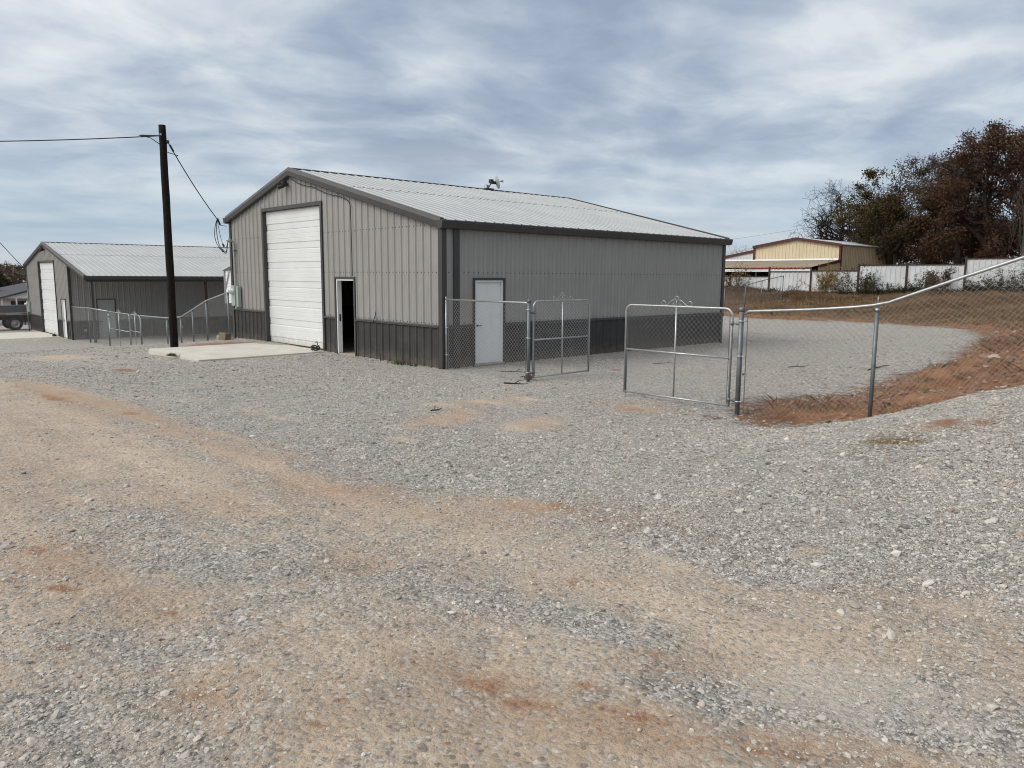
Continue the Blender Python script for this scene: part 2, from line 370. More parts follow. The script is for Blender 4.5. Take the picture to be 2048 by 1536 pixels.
BLOBS=dict(
d=[(-9.02,-2.74,0.672,-0.138,-0.591,-0.168,0.75),(-9.02,-6.06,0.723,-0.195,-0.506,-0.306,0.55),(-7.65,-3.81,0.981,-0.373,-2.085,-0.071,0.60),(-7.84,0.09,0.810,-0.207,-2.290,-0.225,0.90),(-7.69,-1.95,1.510,-0.474,-3.606,-0.224,0.90),(-7.72,-6.01,1.121,-0.510,-1.793,-0.236,0.70),(-7.83,-7.16,1.465,-0.774,-3.780,-0.125,0.90),(-7.43,-4.98,1.679,-0.740,-3.828,-0.328,0.60),(-7.84,-8.06,1.351,-0.782,-3.160,-0.406,0.70),(-7.84,-8.95,1.272,-0.812,-2.277,-0.866,0.60),(-7.61,-9.90,1.431,-1.176,-1.939,-0.746,0.80),(-6.98,-10.19,1.046,-1.043,-2.224,-1.168,0.80),(-6.86,-10.61,2.374,-2.842,-4.482,-0.971,0.60),(-5.03,-5.81,0.903,-0.603,0.161,-2.061,0.50),(-4.06,-5.53,1.729,-1.266,0.692,-2.488,0.85),(-3.52,-6.81,1.325,-1.283,-0.390,-1.568,0.85),(-2.95,-4.61,0.758,-0.625,-0.939,-1.379,0.70),(-2.09,-4.80,1.391,-1.291,-1.074,-1.720,0.70),(-0.90,-6.51,1.214,-1.587,-2.148,-1.097,0.70),(-5.84,-6.65,2.250,-1.514,-1.762,-2.230,0.80),(-6.17,-3.15,2.081,-0.915,-1.451,-1.830,0.50),(-6.09,-4.17,1.824,-0.917,-2.769,-1.553,0.50),(-6.58,-1.31,1.522,-0.536,-1.720,-1.333,0.40),(-7.24,-11.73,1.022,-1.630,-2.889,-0.557,0.75),(-7.28,-12.12,1.248,-2.415,-5.367,-0.377,0.70),(-7.16,-11.26,1.384,-1.823,-4.119,-1.564,0.60),(-7.21,-12.46,0.772,-1.559,-2.906,-1.566,0.65),(-6.85,-13.12,0.445,-1.389,-2.067,-1.311,0.65),(-6.79,-13.45,0.814,-3.052,-3.177,-2.952,0.60),(-6.35,-12.24,2.396,-4.889,-4.610,-4.200,0.90),(-10.10,-9.17,3.350,-0.681,-1.604,-1.861,0.70),(-10.11,-8.17,4.108,-0.695,-1.750,-2.076,0.50),(-9.60,-10.16,2.264,-0.745,-1.967,-3.915,0.50),(-9.80,-11.32,4.662,-2.337,-10.459,-6.857,0.90),(-9.49,-11.27,2.672,-1.788,-7.559,-2.882,0.70),(-9.55,-11.83,1.710,-1.334,-4.511,-2.030,0.85),(-9.47,-12.25,1.521,-1.420,-4.812,-2.554,0.90),(-9.09,-12.25,1.894,-2.468,-7.118,-1.643,0.80),(-9.79,-12.01,3.089,-1.877,-4.162,-3.423,0.70),(-9.12,-12.70,1.279,-1.783,-6.440,-3.304,0.80),(-8.76,-12.76,1.713,-3.271,-6.920,-1.708,0.60),(-8.06,-12.91,1.657,-3.708,-3.199,-1.447,0.50),(-8.38,-13.39,0.824,-2.304,-8.368,-5.201,0.60),(-5.71,11.77,0.845,-0.175,-0.985,-0.268,0.80),(-2.68,-10.61,1.397,-2.903,-2.010,-0.802,0.35),(2.70,-0.94,0.551,-0.566,-0.542,-0.275,0.35),(4.81,-3.26,0.523,-0.737,-0.728,-0.930,0.35),(-9.78,1.24,0.760,-0.068,-0.177,-0.209,0.70),(-6.71,-13.93,0.427,-2.748,-2.525,-2.300,0.60)],
r=[(-8.05,-0.17,1.200,-0.297,-5.579,-0.509,0.70),(-7.69,-2.30,4.109,-1.174,-1.695,-2.175,0.70),(-5.74,4.70,3.289,-0.932,-1.518,-1.563,1.10),(-4.23,-5.75,3.060,-2.267,0.675,-3.667,0.50),(-0.98,-6.57,2.483,-3.145,-2.579,-3.694,0.90),(-6.76,-10.41,3.298,-3.759,-5.043,-1.553,0.60),(-9.07,-12.22,1.567,-2.032,-11.124,-2.497,0.80),(-8.80,-12.67,2.614,-4.342,-17.319,-6.099,0.70),(-8.61,-13.21,1.219,-2.710,-18.491,-11.879,0.80),(-8.27,-12.45,6.464,-8.764,-9.608,-10.387,0.70),(-8.74,-12.46,4.334,-6.516,-19.728,-6.531,0.80),(-10.33,-9.37,16.202,-2.707,-13.645,-15.716,1.00),(-10.15,-9.68,10.005,-2.135,-10.810,-12.385,0.90),(-9.79,-10.41,21.834,-7.320,-16.857,-19.030,1.00),(-10.32,-10.57,16.144,-3.530,-16.318,-18.324,1.00),(-10.08,-11.01,31.578,-9.839,-24.011,-26.794,1.00),(-10.00,-11.38,7.807,-3.265,-17.230,-13.899,0.50),(-9.60,-11.84,17.385,-10.021,-19.294,-21.311,0.90),(-9.77,-11.91,11.817,-6.241,-16.167,-17.851,0.80),(-10.09,-8.92,5.096,-0.998,-4.098,-4.787,0.60),(-9.94,-10.15,4.984,-1.409,-6.027,-6.839,0.45),(-8.70,-10.39,4.666,-2.767,-3.597,-4.029,0.40),(-8.71,-11.43,4.998,-3.904,-7.404,-8.177,0.50),(-6.21,-11.56,5.902,-9.644,-11.563,-10.825,1.00),(-5.67,-12.17,6.116,-13.803,-15.928,-12.756,0.70),(-6.37,-12.89,5.143,-14.386,-18.443,-16.294,1.00),(-2.24,-11.70,1.668,-4.639,-4.486,-1.566,1.20),(-2.23,-12.03,3.271,-11.069,-11.134,2.506,1.00),(-2.77,-12.39,1.671,-6.131,-8.083,0.198,0.70),(-7.85,-11.52,5.715,-6.204,-8.266,-8.900,0.50),(-6.32,-9.62,3.914,-3.829,-4.421,-4.344,0.50),(-3.54,-12.37,3.819,-12.745,-16.373,-2.454,0.50),(-7.23,-6.38,3.984,-2.076,-8.056,-1.940,0.50),(-8.95,-8.00,8.253,-2.813,-6.229,-7.498,0.50),(-3.12,-7.55,3.150,-3.606,-1.787,-3.173,0.40),(-1.47,10.17,0.881,-0.343,-0.663,-0.756,1.20),(7.40,-0.52,1.363,-1.796,-0.763,-1.119,0.60),(3.24,-2.70,2.648,-3.207,-1.523,-1.933,0.80),(-7.96,-8.48,5.214,-2.750,-4.367,-5.026,0.40)],
w=[(-7.91,-13.29,0.706,-1.950,-2.721,-1.956,0.80),(-8.00,-12.91,2.473,-4.639,-5.962,-6.304,0.40),(-7.20,-11.58,1.951,-2.903,-5.774,-1.629,0.40),(-8.24,-6.67,3.157,-1.313,-6.490,-1.479,0.40),(1.00,-0.94,0.414,-0.370,-0.314,-0.413,0.30)],
b=[(-7.92,-0.27,0.611,-0.157,-1.708,-0.177,0.90),(-7.61,-5.28,0.625,-0.270,-1.936,-0.238,0.70),(-7.70,-8.71,0.758,-0.482,-1.608,-0.579,0.70),(-6.89,-10.38,0.671,-0.722,-1.676,-0.753,0.90),(-10.10,-9.17,2.167,-0.441,-1.210,-1.404,0.90),(-9.94,-10.15,2.491,-0.704,-1.951,-2.213,0.70),(-8.79,-8.35,1.217,-0.496,-1.556,-0.982,0.50),(-8.70,-10.39,1.749,-1.037,-1.457,-1.630,0.60),(-9.07,-12.22,1.092,-1.416,-4.674,-1.049,0.90),(-8.86,-12.72,1.168,-1.954,-4.555,-1.659,0.90),(-8.54,-13.27,0.705,-1.690,-5.193,-3.308,0.90),(-10.00,-11.38,3.129,-1.308,-3.488,-2.814,0.60),(-9.74,-11.92,3.877,-2.109,-3.869,-4.271,0.60),(-8.71,-11.43,2.142,-1.673,-3.474,-3.835,0.50),(-8.30,-12.56,1.625,-2.293,-2.878,-3.105,0.50),(-6.75,-12.82,0.735,-1.817,-3.301,-3.095,0.50),(-3.36,-6.90,0.810,-0.823,-0.557,-1.000,0.40),(-4.00,-5.46,0.927,-0.679,0.403,-1.444,0.70),(-0.83,-6.56,0.658,-0.872,-1.399,-0.709,0.80),(-9.70,-6.41,2.100,-0.385,-0.517,-0.636,0.50),(-7.09,-13.52,1.089,-4.088,-3.585,-3.465,0.50),(-2.35,-11.74,0.637,-1.763,-2.105,-0.836,0.70),(-7.85,-11.52,1.905,-2.068,-2.777,-2.987,0.50)],
g=[(-6.66,-10.99,0.823,-1.166,-1.981,-0.200,0.50),(-9.12,-10.02,1.012,-0.478,-1.616,-1.359,0.30),(-8.54,-11.21,1.018,-0.910,-3.975,-1.732,0.42),(-8.27,-11.91,1.749,-2.370,-6.185,-1.431,0.40),(-10.43,-11.24,2.486,-0.569,-2.121,-2.355,0.28),(-8.41,-12.81,0.989,-2.055,-5.807,-1.686,0.35),(-8.01,-13.60,0.593,-2.339,-5.181,-3.005,0.35),(-6.45,-8.53,0.621,-0.514,-1.670,-0.385,0.30),(-6.22,-11.73,0.481,-0.858,-1.745,-1.084,0.30),(-9.30,-8.51,1.727,-0.575,-3.572,-2.387,0.25),(-5.90,-7.04,1.109,-0.841,-2.980,-0.130,0.30),(-9.03,-10.67,1.574,-0.868,-2.910,-3.256,0.25),(-5.98,-12.50,0.503,-1.243,-1.901,-1.563,0.30),(-10.09,-10.67,2.819,-0.797,-3.147,-3.531,0.25)],
s=[(-3.07,-11.49,1.345,-3.471,-7.049,-0.142,1.00)],
)
SOIL=[(-0.10,-7.95),(-0.30,-8.30),(-0.35,-8.90),(-0.30,-9.50),(-0.20,-10.20),(-0.15,-10.80),(-0.15,-11.40),(-0.15,-12.00),(-0.20,-13.00),(-0.60,-16.00),(-2.00,-30.00),(-5.00,-70.00),(140.00,-70.00),(140.00,40.00),(30.00,40.00),(27.00,24.00),(26.22,8.72),(26.18,5.40),(26.93,0.65),(26.97,-2.28),(26.00,-3.56),(20.16,-5.80),(16.48,-6.48),(11.93,-7.55),(9.60,-8.08),(5.43,-8.05),(3.76,-8.26),(2.84,-7.76),(1.66,-7.43),(0.87,-7.49)]
LANE=[(-21.97,30.21),(-7.97,6.21),(-7.87,1.02),(-7.49,-2.24),(-7.56,-5.32),(-7.45,-7.30),(-7.23,-8.45),(-6.90,-9.46),(-6.47,-10.25),(-6.61,-11.14),(-6.90,-11.94),(-6.72,-12.51),(-6.30,-13.43),(2.00,-22.00),(-30.00,-40.00),(-60.00,0.00),(-40.00,45.00)]

def vnoise(x, y, sc, seed):
    x = np.asarray(x) * sc + seed * 17.3; y = np.asarray(y) * sc - seed * 9.1
    xi = np.floor(x).astype(np.int64); yi = np.floor(y).astype(np.int64); fx = x - xi; fy = y - yi
    fx = fx * fx * (3 - 2 * fx); fy = fy * fy * (3 - 2 * fy)
    def h(i, j):
        k = (i * 374761393 + j * 668265263 + seed * 1442695) & 0xFFFFFFFF
        k = ((k ^ (k >> 13)) * 1274126177) & 0xFFFFFFFF
        return ((k ^ (k >> 16)) & 0xFFFF) / 65535.0
    return (h(xi, yi) * (1 - fx) + h(xi + 1, yi) * fx) * (1 - fy) + (h(xi, yi + 1) * (1 - fx) + h(xi + 1, yi + 1) * fx) * fy
def blob(k, x, y):
    o = np.zeros(len(x))
    for cx, cy, a, b, c, d_, st in BLOBS[k]:
        dx = x - cx; dy = y - cy; q = (a * dx + b * dy) ** 2 + (c * dx + d_ * dy) ** 2
        o = np.maximum(o, st * np.exp(-0.9 * q))
    return o
def poly_sd(P, x, y):
    """signed distance to polygon, positive inside"""
    P = np.array(P); ins = np.zeros(len(x), bool); dm = np.full(len(x), 1e9)
    for i in range(len(P)):
        a = P[i]; b = P[(i + 1) % len(P)]
        ab = b - a; t = np.clip(((x - a[0]) * ab[0] + (y - a[1]) * ab[1]) / (ab @ ab), 0, 1)
        dm = np.minimum(dm, np.hypot(x - a[0] - t * ab[0], y - a[1] - t * ab[1]))
        cr = (a[1] > y) != (b[1] > y)
        with np.errstate(divide='ignore', invalid='ignore'):
            ins ^= cr & (x < (b[0] - a[0]) * (y - a[1]) / (b[1] - a[1]) + a[0])
    return np.where(ins, dm, -dm)
def lane(x, y):
    # worn driving lane this side of the gravel: compacted dirt with gravel left in strips
    s = poly_sd(LANE, x, y)
    base = np.clip(s / 1.2 + .35, 0, 1) * .55
    o = np.maximum(blob('d', x, y), base + .18 * blob('d', x, y))
    return np.clip(o - .85 * blob('g', x, y), 0, 1)
def micro(x, y, soil=None):
    dc = np.hypot(x - CAM[0], y - CAM[1]); fade = np.clip((75 - dc) / 35, 0, 1)
    k = (vnoise(x, y, 0.55, 1) - .5) * .05 + (vnoise(x, y, 1.7, 2) - .5) * .03 + (vnoise(x, y, 5.0, 3) - .5) * .016
    mound = np.clip((-(y + 8.5)) / 2.0, 0, 1) * np.clip((x + 6) / 3, 0, 1)
    k = k + mound * ((vnoise(x, y, 1.1, 5) - .5) * .12 + (vnoise(x, y, 3.0, 6) - .5) * .05)
    nb = np.clip((np.maximum(np.maximum(-x - .3, x - 12.3), np.maximum(-y - .3, y - 12.4))) / .8, 0, 1)
    pad = np.clip(np.maximum(np.maximum(-4.2 - x, x - .5), np.maximum(5.2 - y, y - 9.8)) / .6, 0, 1)
    if soil is not None:
        s = np.clip(soil / 0.6, 0, 1)
        k = k + s * ((vnoise(x, y, 1.4, 7) - .45) * .24 + (vnoise(x, y, 3.6, 8) - .5) * .13 + (vnoise(x, y, .3, 9) - .5) * .15)
    return k * fade * nb * pad
def gz(x, y):
    x = np.atleast_1d(np.asarray(x, float)); y = np.atleast_1d(np.asarray(y, float))
    return ground_z(x, y) + micro(x, y, poly_sd(SOIL, x, y))
def gz1(x, y): return float(gz([x], [y])[0])

def build_ground():
    nA = 800
    rad = np.concatenate([0.4 * np.exp(np.linspace(0, math.log(60 / 0.4), 400)), 60 * np.exp(np.linspace(0.05, math.log(3500 / 60), 60))])
    an = np.linspace(0, 2 * math.pi, nA, endpoint=False)
    x = (CAM[0] + rad[:, None] * np.cos(an)).ravel(); y = (CAM[1] + rad[:, None] * np.sin(an)).ravel()
    soil = poly_sd(SOIL, x, y)
    z = ground_z(x, y) + micro(x, y, soil)
    V = np.stack([x, y, z], 1); V = np.vstack([V, [[CAM[0], CAM[1], gz1(CAM[0], CAM[1])]]])
    i = np.arange(len(rad) - 1)[:, None] * nA; j = np.arange(nA)[None]; j2 = (j + 1) % nA
    F = np.stack([i + j, i + nA + j, i + nA + j2, i + j2], -1).reshape(-1, 4)
    o = np_mesh('ground', V, F, None, None, True)
    me = o.data
    def attr(n, a):
        at = me.attributes.new(n, 'FLOAT', 'POINT'); at.data.foreach_set('value', np.append(a, a[-1]).astype(np.float32))
    far = np.clip((np.hypot(x - 5, y - 5) - 48) / 12, 0, 1)
    yard = np.clip((x - .3) / .6, 0, 1) * np.clip((y - 12.6) / 1.0, 0, 1) * np.clip((30 - x) / 4, 0, 1)
    attr('dirt', lane(x, y)); attr('red', blob('r', x, y)); attr('dust', blob('w', x, y)); attr('brown', np.clip(blob('b', x, y), 0, 1)); attr('straw', blob('s', x, y))
    attr('soil', np.clip(np.maximum(soil * .42, (far - .5) * 4) + .5, 0, 1) * (1 - .0 * yard))
    # red clay lies next to the gravel, dead grass further up
    up = np.clip((soil - 3.2) / 3.0, 0, 1) * np.clip((x - 3) / 6, 0, 1)
    up = np.maximum(up, np.clip((x - 26.9) / 1.6, 0, 1)); up = np.maximum(up, far)
    attr('turf', up)
    tag(o, kind='structure')
    return o
ground = build_ground()

def ground_material():
    mt = bpy.data.materials.new('gravel_and_clay'); mt.use_nodes = True
    t = NT(mt.node_tree); bs = mt.node_tree.nodes['Principled BSDF']; L = mt.node_tree.links
    pos = t.n('ShaderNodeNewGeometry').outputs['Position']
    def A(n): return t.n('ShaderNodeAttribute', attribute_name=n).outputs['Fac']
    wob = t.n('ShaderNodeTexNoise', {'Vector': pos, 'Scale': 30.0, 'Detail': 2}).outputs['Color']
    wpos = t.n('ShaderNodeVectorMath', {0: pos, 1: t.n('ShaderNodeVectorMath', {0: wob, 'Scale': 0.012}, operation='SCALE').outputs[0]}, operation='ADD').outputs[0]
    v1 = t.n('ShaderNodeTexVoronoi', {'Vector': wpos, 'Scale': 48.0, 'Randomness': 1.0})
    v2 = t.n('ShaderNodeTexVoronoi', {'Vector': wpos, 'Scale': 26.0, 'Randomness': 1.0})
    v3 = t.n('ShaderNodeTexVoronoi', {'Vector': wpos, 'Scale': 110.0, 'Randomness': 1.0})
    s1 = t.n('ShaderNodeSeparateColor', {0: v1.outputs['Color']}); s2 = t.n('ShaderNodeSeparateColor', {0: v2.outputs['Color']}); s3 = t.n('ShaderNodeSeparateColor', {0: v3.outputs['Color']})
    stones = [(0.0, (0.10, 0.095, 0.088)), (0.25, (0.26, 0.248, 0.228)), (0.6, (0.385, 0.37, 0.343)), (0.85, (0.52, 0.502, 0.466)), (1.0, (0.72, 0.695, 0.645))]
    g1 = t.ramp(s1.outputs[0], stones); g2 = t.ramp(s2.outputs[0], stones); g3 = t.ramp(s3.outputs[0], stones)
    pick = t.math('GREATER_THAN', s2.outputs[1], 0.62)
    grav = t.mix(pick, g1, g2)
    grav = t.mix(t.math('GREATER_THAN', s1.outputs[1], 0.70), grav, g3)
    big = t.noise(pos, 0.8, 6, 0.6)
    grav = t.mix(t.mr(big, 0.35, 0.65, 0.0, 0.35), grav, (0.335, 0.315, 0.288))
    mid = t.noise(pos, 2.6, 5, 0.65)
    rut = t.noise(t.n('ShaderNodeMapping', {'Vector': pos, 'Rotation': (0, 0, math.radians(-4)), 'Scale': (2.6, 0.22, 1)}).outputs[0], 1.0, 4, 0.6)
    # compacted tan dirt with small grit in it
    nA = t.noise(pos, 1.9, 7, 0.68, 0.4); nF = t.noise(pos, 22.0, 4, 0.7); nM = t.noise(pos, 6.5, 5, 0.65)
    tan = t.mix(t.mr(t.math('ADD', t.math('MULTIPLY', nA, .5), t.math('MULTIPLY', rut, .5)), 0.36, 0.62), (0.43, 0.318, 0.222), (0.67, 0.54, 0.41))
    tan = t.mix(t.mr(nF, 0.35, 0.7, 0, .6), tan, (0.36, 0.28, 0.205))
    grit = t.math('GREATER_THAN', s1.outputs[2], 0.70)
    tan = t.mix(grit, tan, t.mix(0.4, g1, tan))
    red = t.mix(t.mr(nM, 0.3, 0.7), (0.23, 0.092, 0.045), (0.34, 0.165, 0.088))
    def thr(a, base, soft=0.16, amp=0.9):
        # attribute plus noise pushed through a soft threshold: ragged edges
        nn = t.math('ADD', t.math('MULTIPLY', t.math('SUBTRACT', nA, 0.5), amp), t.math('MULTIPLY', t.math('SUBTRACT', nF, 0.5), 0.55))
        nn = t.math('ADD', nn, t.math('MULTIPLY', t.math('SUBTRACT', nM, 0.5), 0.7))
        nn = t.math('ADD', nn, t.math('MULTIPLY', t.math('SUBTRACT', rut, 0.5), 0.7))
        return t.mr(t.math('ADD', a, nn), base - soft, base + soft)
    # a little fines shows between stones everywhere
    fines = t.mr(t.math('ADD', t.math('MULTIPLY', mid, 0.6), t.math('MULTIPLY', nF, 0.5)), 0.50, 0.70, 0.0, 0.62)
    c = t.mix(fines, grav, (0.40, 0.345, 0.285))
    spk = t.noise(pos, 5.5, 8, 0.78)
    c = t.mix(1.0, c, t.ramp(spk, [(0.30, 0.74), (0.5, 1.05), (0.70, 1.40)]), 'MULTIPLY')
    md = thr(A('dirt'), 0.47, 0.24)
    c = t.mix(t.math('MULTIPLY', md, 0.88), c, tan)
    mw = thr(A('dust'), 0.45, 0.3)
    c = t.mix(t.math('MULTIPLY', mw, 0.45), c, (0.50, 0.485, 0.45))
    mbn = t.math('MULTIPLY', t.mr(A('brown'), 0.0, 1.0), t.mr(t.math('ADD', nA, t.math('MULTIPLY', nF, .4)), 0.5, 0.9, 0.15, 1.0))
    c = t.mix(t.math('MULTIPLY', mbn, 0.78), c, t.mix(nM, (0.27, 0.145, 0.075), (0.43, 0.275, 0.17)))
    mr_ = thr(A('red'), 0.62, 0.26, 1.5)
    c = t.mix(t.math('MULTIPLY', mr_, 0.75), c, red)
    mst = thr(A('straw'), 0.5, 0.2)
    c = t.mix(mst, c, (0.24, 0.165, 0.085))
    # banks: red clay low, dead turf above
    cl = t.mix(t.mr(nA, 0.32, 0.68), (0.175, 0.078, 0.037), (0.38, 0.205, 0.108))
    cl = t.mix(t.mr(nF, 0.4, 0.7, 0, .6), cl, (0.16, 0.062, 0.03))
    turf = t.mix(t.mr(nM, 0.3, 0.7), (0.10, 0.060, 0.037), (0.225, 0.145, 0.088))
    turf = t.mix(t.mr(nA, 0.42, 0.62), t.mix(1.0, turf, (.62, .58, .56), 'MULTIPLY'), turf)
    turf = t.mix(t.mr(nF, 0.4, 0.7, 0, .6), turf, (0.34, 0.24, 0.145))
    bank = t.mix(thr(A('turf'), 0.5, 0.25), cl, turf)
    ms = thr(A('soil'), 0.5, 0.10, 0.8)
    c = t.mix(ms, c, bank)
    L.new(c, bs.inputs['Base Color'])
    bs.inputs['Roughness'].default_value = 0.92; bs.inputs['Specular IOR Level'].default_value = 0.25
    h = t.math('MULTIPLY', t.math('SUBTRACT', 1.0, v1.outputs['Distance']), 0.6)
    h = t.math('ADD', h, t.math('MULTIPLY', t.math('SUBTRACT', 1.0, v2.outputs['Distance']), 0.9))
    cov = t.math('SUBTRACT', 1.0, t.math('MULTIPLY', t.math('MAXIMUM', md, mw), 0.55))
    h = t.math('MULTIPLY', h, cov)
    h = t.math('ADD', h, t.math('MULTIPLY', spk, 1.6))
    h = t.math('ADD', h, t.math('MULTIPLY', nF, 0.6))
    h = t.math('ADD', h, t.math('MULTIPLY', t.math('MULTIPLY', nM, ms), 3.0))
    b = t.n('ShaderNodeBump', {'Strength': 0.95, 'Distance': 0.028, 'Height': h})
    L.new(b.outputs[0], bs.inputs['Normal'])
    return mt
ground.data.materials.append(ground_material())

# ------------------------------------------------------------------ loose stones (uncountable): instanced crushed rock
def stone_material(name, stops):
    mt = bpy.data.materials.new(name); mt.use_nodes = True
    t = NT(mt.node_tree); bs = mt.node_tree.nodes['Principled BSDF']
    rnd = t.n('ShaderNodeObjectInfo').outputs['Random']
    c = t.ramp(rnd, stops)
    tint = t.n('ShaderNodeAttribute', attribute_name='tint', attribute_type='INSTANCER').outputs['Fac']
    pos = t.n('ShaderNodeTexCoord').outputs['Object']
    c = t.mix(t.mr(t.noise(pos, 2.2, 4), 0.35, 0.7, 0, .35), c, (0.30, 0.28, 0.25))
    dust = t.mix(tint, (0.44, 0.415, 0.38), (0.52, 0.42, 0.325))
    c = t.mix(t.math('ADD', 0.12, t.math('MULTIPLY', tint, 0.5)), c, dust)
    mt.node_tree.links.new(c, bs.inputs['Base Color'])
    bs.inputs['Roughness'].default_value = 0.9; bs.inputs['Specular IOR Level'].default_value = 0.25
    return mt
def scatter(name, P, scl, rot, idx, tint, material, label, seed):
    me = bpy.data.meshes.new(name); me.vertices.add(len(P)); me.vertices.foreach_set('co', P.astype(np.float32).ravel())
    for n, ty, a, key in (('scl', 'FLOAT_VECTOR', scl, 'vector'), ('rot', 'FLOAT_VECTOR', rot, 'vector'), ('tint', 'FLOAT', tint, 'value'), ('pick', 'INT', idx, 'value')):
        at = me.attributes.new(n, ty, 'POINT'); at.data.foreach_set(key, a.astype(np.int32 if ty == 'INT' else np.float32).ravel())
    o = bpy.data.objects.new(name, me); COL.objects.link(o); me.materials.append(material)
    tag(o, label, name.replace('_', ' '), None, 'stuff')
    ng = bpy.data.node_groups.new(name + '_nodes', 'GeometryNodeTree')
    ng.interface.new_socket('Geometry', in_out='INPUT', socket_type='NodeSocketGeometry')
    ng.interface.new_socket('Geometry', in_out='OUTPUT', socket_type='NodeSocketGeometry')
    t = NT(ng); gi = t.n('NodeGroupInput'); go = t.n('NodeGroupOutput')
    g2i = t.n('GeometryNodeGeometryToInstance')
    for k in range(7):
        ico = t.n('GeometryNodeMeshIcoSphere', {'Radius': 1.0, 'Subdivisions': 1 if k % 2 else 2})
        p = t.n('GeometryNodeInputPosition').outputs[0]
        off = t.n('ShaderNodeVectorMath', {0: p, 1: (seed + k * 7.7, k * 3.1, 5.0 * k)}, operation='ADD').outputs[0]
        nz = t.n('ShaderNodeTexVoronoi', {'Vector': off, 'Scale': 0.85})
        sub = t.n('ShaderNodeMath', {0: nz.outputs['Distance'], 1: 0.55}, operation='SUBTRACT').outputs[0]
        nn = t.n('ShaderNodeVectorMath', {0: p, 'Scale': sub}, operation='SCALE').outputs[0]
        n2 = t.n('ShaderNodeTexNoise', {'Vector': off, 'Scale': 1.6, 'Detail': 2.0}).outputs['Color']
        n2 = t.n('ShaderNodeVectorMath', {0: n2, 1: (0.5, 0.5, 0.5)}, operation='SUBTRACT').outputs[0]
        n2 = t.n('ShaderNodeVectorMath', {0: n2, 'Scale': 0.7}, operation='SCALE').outputs[0]
        tot = t.n('ShaderNodeVectorMath', {0: nn, 1: n2}, operation='ADD').outputs[0]
        sp = t.n('GeometryNodeSetPosition', {'Geometry': ico.outputs[0], 'Offset': tot})
        sm = t.n('GeometryNodeSetMaterial', {'Geometry': sp.outputs[0]}); sm.inputs['Material'].default_value = material
        ng.links.new(sm.outputs[0], g2i.inputs[0])
    def na(n, ty): 
        nd = t.n('GeometryNodeInputNamedAttribute', data_type=ty); nd.inputs['Name'].default_value = n; return nd.outputs[0]
    iop = t.n('GeometryNodeInstanceOnPoints', {'Points': gi.outputs[0], 'Instance': g2i.outputs[0], 'Pick Instance': True,
              'Instance Index': na('pick', 'INT'), 'Rotation': na('rot', 'FLOAT_VECTOR'), 'Scale': na('scl', 'FLOAT_VECTOR')})
    ng.links.new(iop.outputs[0], go.inputs[0])
    md = o.modifiers.new('scatter', 'NODES'); md.node_group = ng
    return o

def to_cam(x, y, z):
    dx, dy, dz = x - CAM[0], y - CAM[1], z - CAM[2]
    D = dx * F_.x + dy * F_.y + dz * F_.z
    return D, dx * R_.x + dy * R_.y + dz * R_.z
def on_built(x, y):
    a = (x > -.15) & (x < 12.3) & (y > -.15) & (y < 12.3)
    b = (x > -3.85) & (x < .2) & (y > 5.35) & (y < 9.55)
    c = (x > -.15) & (x < 15.3) & (y > 34.8)
    return a | b | c
rg = np.random.default_rng(11)
def stones():
    Ps = []; SC = []; TI = []
    for d0, d1, dens, med, sig in ((1.6, 6.5, 3000, .0056, .55), (6.5, 11, 1300, .0070, .5), (11, 19, 380, .0090, .45), (19, 32, 90, .012, .40), (1.6, 10, 18, .013, .42)):
        wmax = d1 * .78 + 2.0
        n = int((d1 - d0) * 2 * wmax * dens)
        dd = rg.uniform(d0, d1, n); ll = rg.uniform(-wmax, wmax, n)
        keep = np.abs(ll) < dd * .72 + 1.6; dd = dd[keep]; ll = ll[keep]
        h = np.hypot(F_.x, F_.y); x = CAM[0] + dd * F_.x / h + ll * R_.x / .9999; y = CAM[1] + dd * F_.y / h + ll * R_.y / .9999
        soil = poly_sd(SOIL, x, y)
        dirt = np.maximum(np.maximum(lane(x, y), blob('r', x, y) * .7), blob('w', x, y) * .7)
        nn = vnoise(x, y, .8, 21) * .6 + vnoise(x, y, 2.4, 22) * .4
        pk = np.clip(1.0 - 1.38 * dirt + (nn - .5) * 1.7, .06, 1)
        pk = pk * np.clip(1 - (soil + .3 + (nn - .5) * 2.4) / .7, .05, 1)
        pk = np.where(on_built(x, y), 0, pk)
        k = rg.uniform(size=len(x)) < pk; x = x[k]; y = y[k]
        z = ground_z(x, y) + micro(x, y, soil[k])
        s = np.clip(med * np.exp(rg.normal(size=len(x)) * sig), .005, .04) * (.75 + .5 * vnoise(x, y, .35, 23))
        s = s * (1 - .25 * np.clip(dirt[k], 0, 1))
        Ps.append(np.stack([x, y, z + s * .05], 1)); SC.append(s); TI.append(np.clip(dirt[k] * .6 + (nn[k] - .5) * .3, 0, .8))
    P = np.concatenate(Ps); s = np.concatenate(SC); ti = np.concatenate(TI); n = len(P)
    scl = np.stack([s * rg.uniform(.8, 1.45, n), s * rg.uniform(.7, 1.1, n), s * rg.uniform(.45, .8, n)], 1)
    rot = np.stack([rg.normal(size=n) * .28, rg.normal(size=n) * .28, rg.uniform(0, 6.28, n)], 1)
    stops = [(0.0, (0.085, 0.08, 0.073)), (0.12, (0.20, 0.19, 0.173)), (0.40, (0.35, 0.333, 0.305)), (0.66, (0.46, 0.438, 0.40)), (0.88, (0.57, 0.545, 0.50)), (0.95, (0.64, 0.615, 0.565)), (0.97, (0.40, 0.28, 0.19)), (1.0, (0.24, 0.13, 0.09))]
    print('stones', n)
    return scatter('gravel_stones', P, scl, rot, rg.integers(0, 7, n), ti, stone_material('crushed_rock', stops), 'loose gray crushed stones lying all over the gravel yard', 1.3)
stones()
